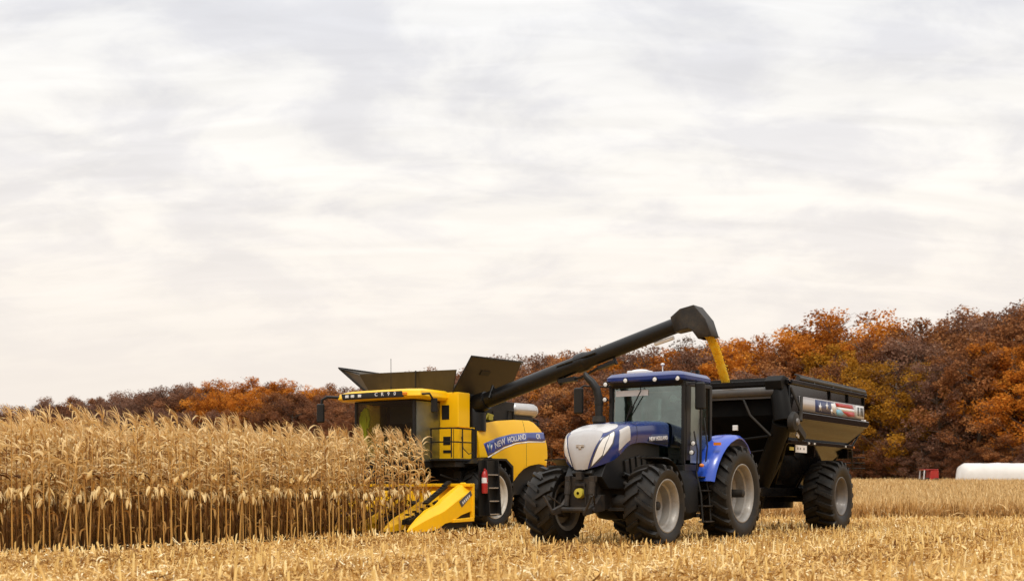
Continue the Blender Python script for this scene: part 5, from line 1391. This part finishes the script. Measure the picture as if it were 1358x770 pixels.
# ------------------------------------------------------------------ falling grain
def grain():
    a = Vector(tipw); b = Vector((GC[0], GC[1], 0)) + Vector((-math.sin(GY), -math.cos(GY), 0))*2.9 + Vector((math.cos(GY), -math.sin(GY), 0))*(-.15); b.z = 3.05
    g = np.random.default_rng(3)
    n = 450
    t = g.uniform(0, 1, n)**.9
    hor = np.array(b - a)
    P = np.array(a)[None] + np.stack([hor[0]*t**.85, hor[1]*t**.85, hor[2]*t**1.25], 1)
    sp = .125*(1 - .10*t)
    q = g.normal(size=(n, 3)); q /= np.linalg.norm(q, axis=1)[:, None]
    P = P + q*(np.sqrt(g.uniform(.55, 1, n))*sp*np.where(g.random(n) < .12, 1.7, 1))[:, None]*np.array([1, 1, .5])
    s = g.uniform(.010, .022, n)
    octv = np.array([[1, 0, 0], [-1, 0, 0], [0, 1, 0], [0, -1, 0], [0, 0, 1.6], [0, 0, -1.6]])
    octf = np.array([[0, 2, 4], [2, 1, 4], [1, 3, 4], [3, 0, 4], [2, 0, 5], [1, 2, 5], [3, 1, 5], [0, 3, 5]])
    V = (P[:, None, :] + octv[None]*s[:, None, None]).reshape(-1, 3); F = (np.arange(n)*6)[:, None, None] + octf[None]
    # the dense middle of the stream
    nr, na = 40, 14; base = len(V); CV = []
    for i in range(nr):
        t_ = i/(nr-1); c = np.array(a) + np.array([hor[0]*t_**.85, hor[1]*t_**.85, hor[2]*t_**1.25])
        for k in range(na):
            r_ = .115*(1 - .10*t_)*(1 + .05*math.sin(k*2.3 + i*.35)); CV.append(c + np.array([r_*math.cos(2*math.pi*k/na), r_*math.sin(2*math.pi*k/na), 0]))
    CF_ = []
    for i in range(nr-1):
        for k in range(na):
            q0, q1, q2, q3 = i*na+k, i*na+(k+1) % na, (i+1)*na+(k+1) % na, (i+1)*na+k
            CF_ += [(q0, q1, q2), (q0, q2, q3)]
    V = np.concatenate([V, np.array(CV)]); F = np.concatenate([F.reshape(-1, 3), np.array(CF_) + base])
    m = ramp_mat('corn_kernels', [(0, (.92, .50, .012)), (.5, (1.0, .66, .03)), (1, (1.0, .78, .12))], .5, .45)
    o = link('grain_stream', arrays_mesh('grain_stream', V, F.reshape(-1, 3), [m], np.concatenate([np.repeat(g.uniform(.3, 1, n), 6), g.uniform(.45, .95, nr*na)]), smooth=True))
    tag(o, 'golden stream of corn kernels falling from the spout into the black cart', 'grain', kind='stuff')
grain()

# ------------------------------------------------------------------ far things at the wood's edge
def far_things():
    # long white grain bag
    D = 103; x0 = (1266 - W/2)/FPX*D; z0 = gz(x0, D)
    L_ = 12.0; rings = []
    for k in range(31):
        t = k/30; s = t*L_
        e = min(1, s/.8); f = (1 - (1 - e)**2.2)**.5 if e < 1 else 1
        f = max(f, .05)
        wob = 1 + .010*math.sin(s*2.1) + .008*math.sin(s*7.3 + math.sin(s*1.7)*2)
        hgt = (2.1*f*wob)*(1 if s > .8 else .98)
        rings.append([(s, 1.25*f*math.copysign(abs(math.cos(a))**.8, math.cos(a)), hgt*math.sin(a)**.6 if math.sin(a) > 0 else 0) for a in [math.pi*j/16 for j in range(17)]])
    m = MB(); m.loft(rings)
    bag = m.build('grain_bag', BAGWHITE, None, smooth=50); bag.location = (x0, D, z0 - .02); bag.rotation_euler = (0, 0, R(-4))
    tag(bag, "long white plastic grain bag lying at the woods' edge beyond the crop", 'grain bag')
    m = MB(); m.cbox((5.1, -.9, 1.45), (.10, .06, .5)); m.build('tape_mark', paint('grey_tape', (.35, .34, .33), .5, 0), bag)
    m = MB(); m.cbox((1.3, -.35, 1.90), (1.1, .10, .06)); m.build('seam_strap', paint('dark_strap', (.05, .045, .04), .6, 0), bag)
    # small red machine with pale canopy
    D = 99; x = (1236 - W/2)/FPX*D
    t = empty('farm_machine', (x, D, gz(x, D) - .15), R(180)); t.scale = (.85, .85, .92); tag(t, "small red farm machine with pale canopy at the woods' edge left of the white bag", 'farm machine')
    m = MB(); m.prism([(-.45, .5), (-.45, 1.75), (-.2, 1.85), (.35, 1.75), (.40, 1.2), (.40, .5)], -.6, .6); m.build('body', REDPAINT, t, bev=.05)
    m = MB(); m.prism([(.35, .6), (.35, 1.15), (1.3, 1.05), (1.35, .6)], -.35, .35); m.build('engine_cover', DARK, t, bev=.04)
    m = MB(); m.box(-.40, 1.0, -.65, .65, 1.80, 1.88); m.build('canopy', REDPAINT, t, bev=.02)
    for y in (-.6, .6):
        m = MB(); m.tube([(.93, y, 1.82), (1.0, y, 1.0)], .05, 8); m.build('canopy_post', DECALWHITE, t)
    for (xx, yy, r_) in ((-.15, .75, .55), (-.15, -.75, .55), (1.1, .6, .34), (1.1, -.6, .34)):
        m = MB(); m.lathe([(.05, -.10), (r_*.55, -.12), (r_*.9, -.13), (r_, -.09), (r_, .09), (r_*.9, .13), (r_*.55, .12), (.05, .10)], c=(xx, yy, r_), n=22); m.build('wheel', RUBBER, t)
far_things()

scene.render.engine = 'CYCLES'
scene.cycles.max_bounces = 6; scene.cycles.transparent_max_bounces = 12
scene.cycles.use_denoising = True
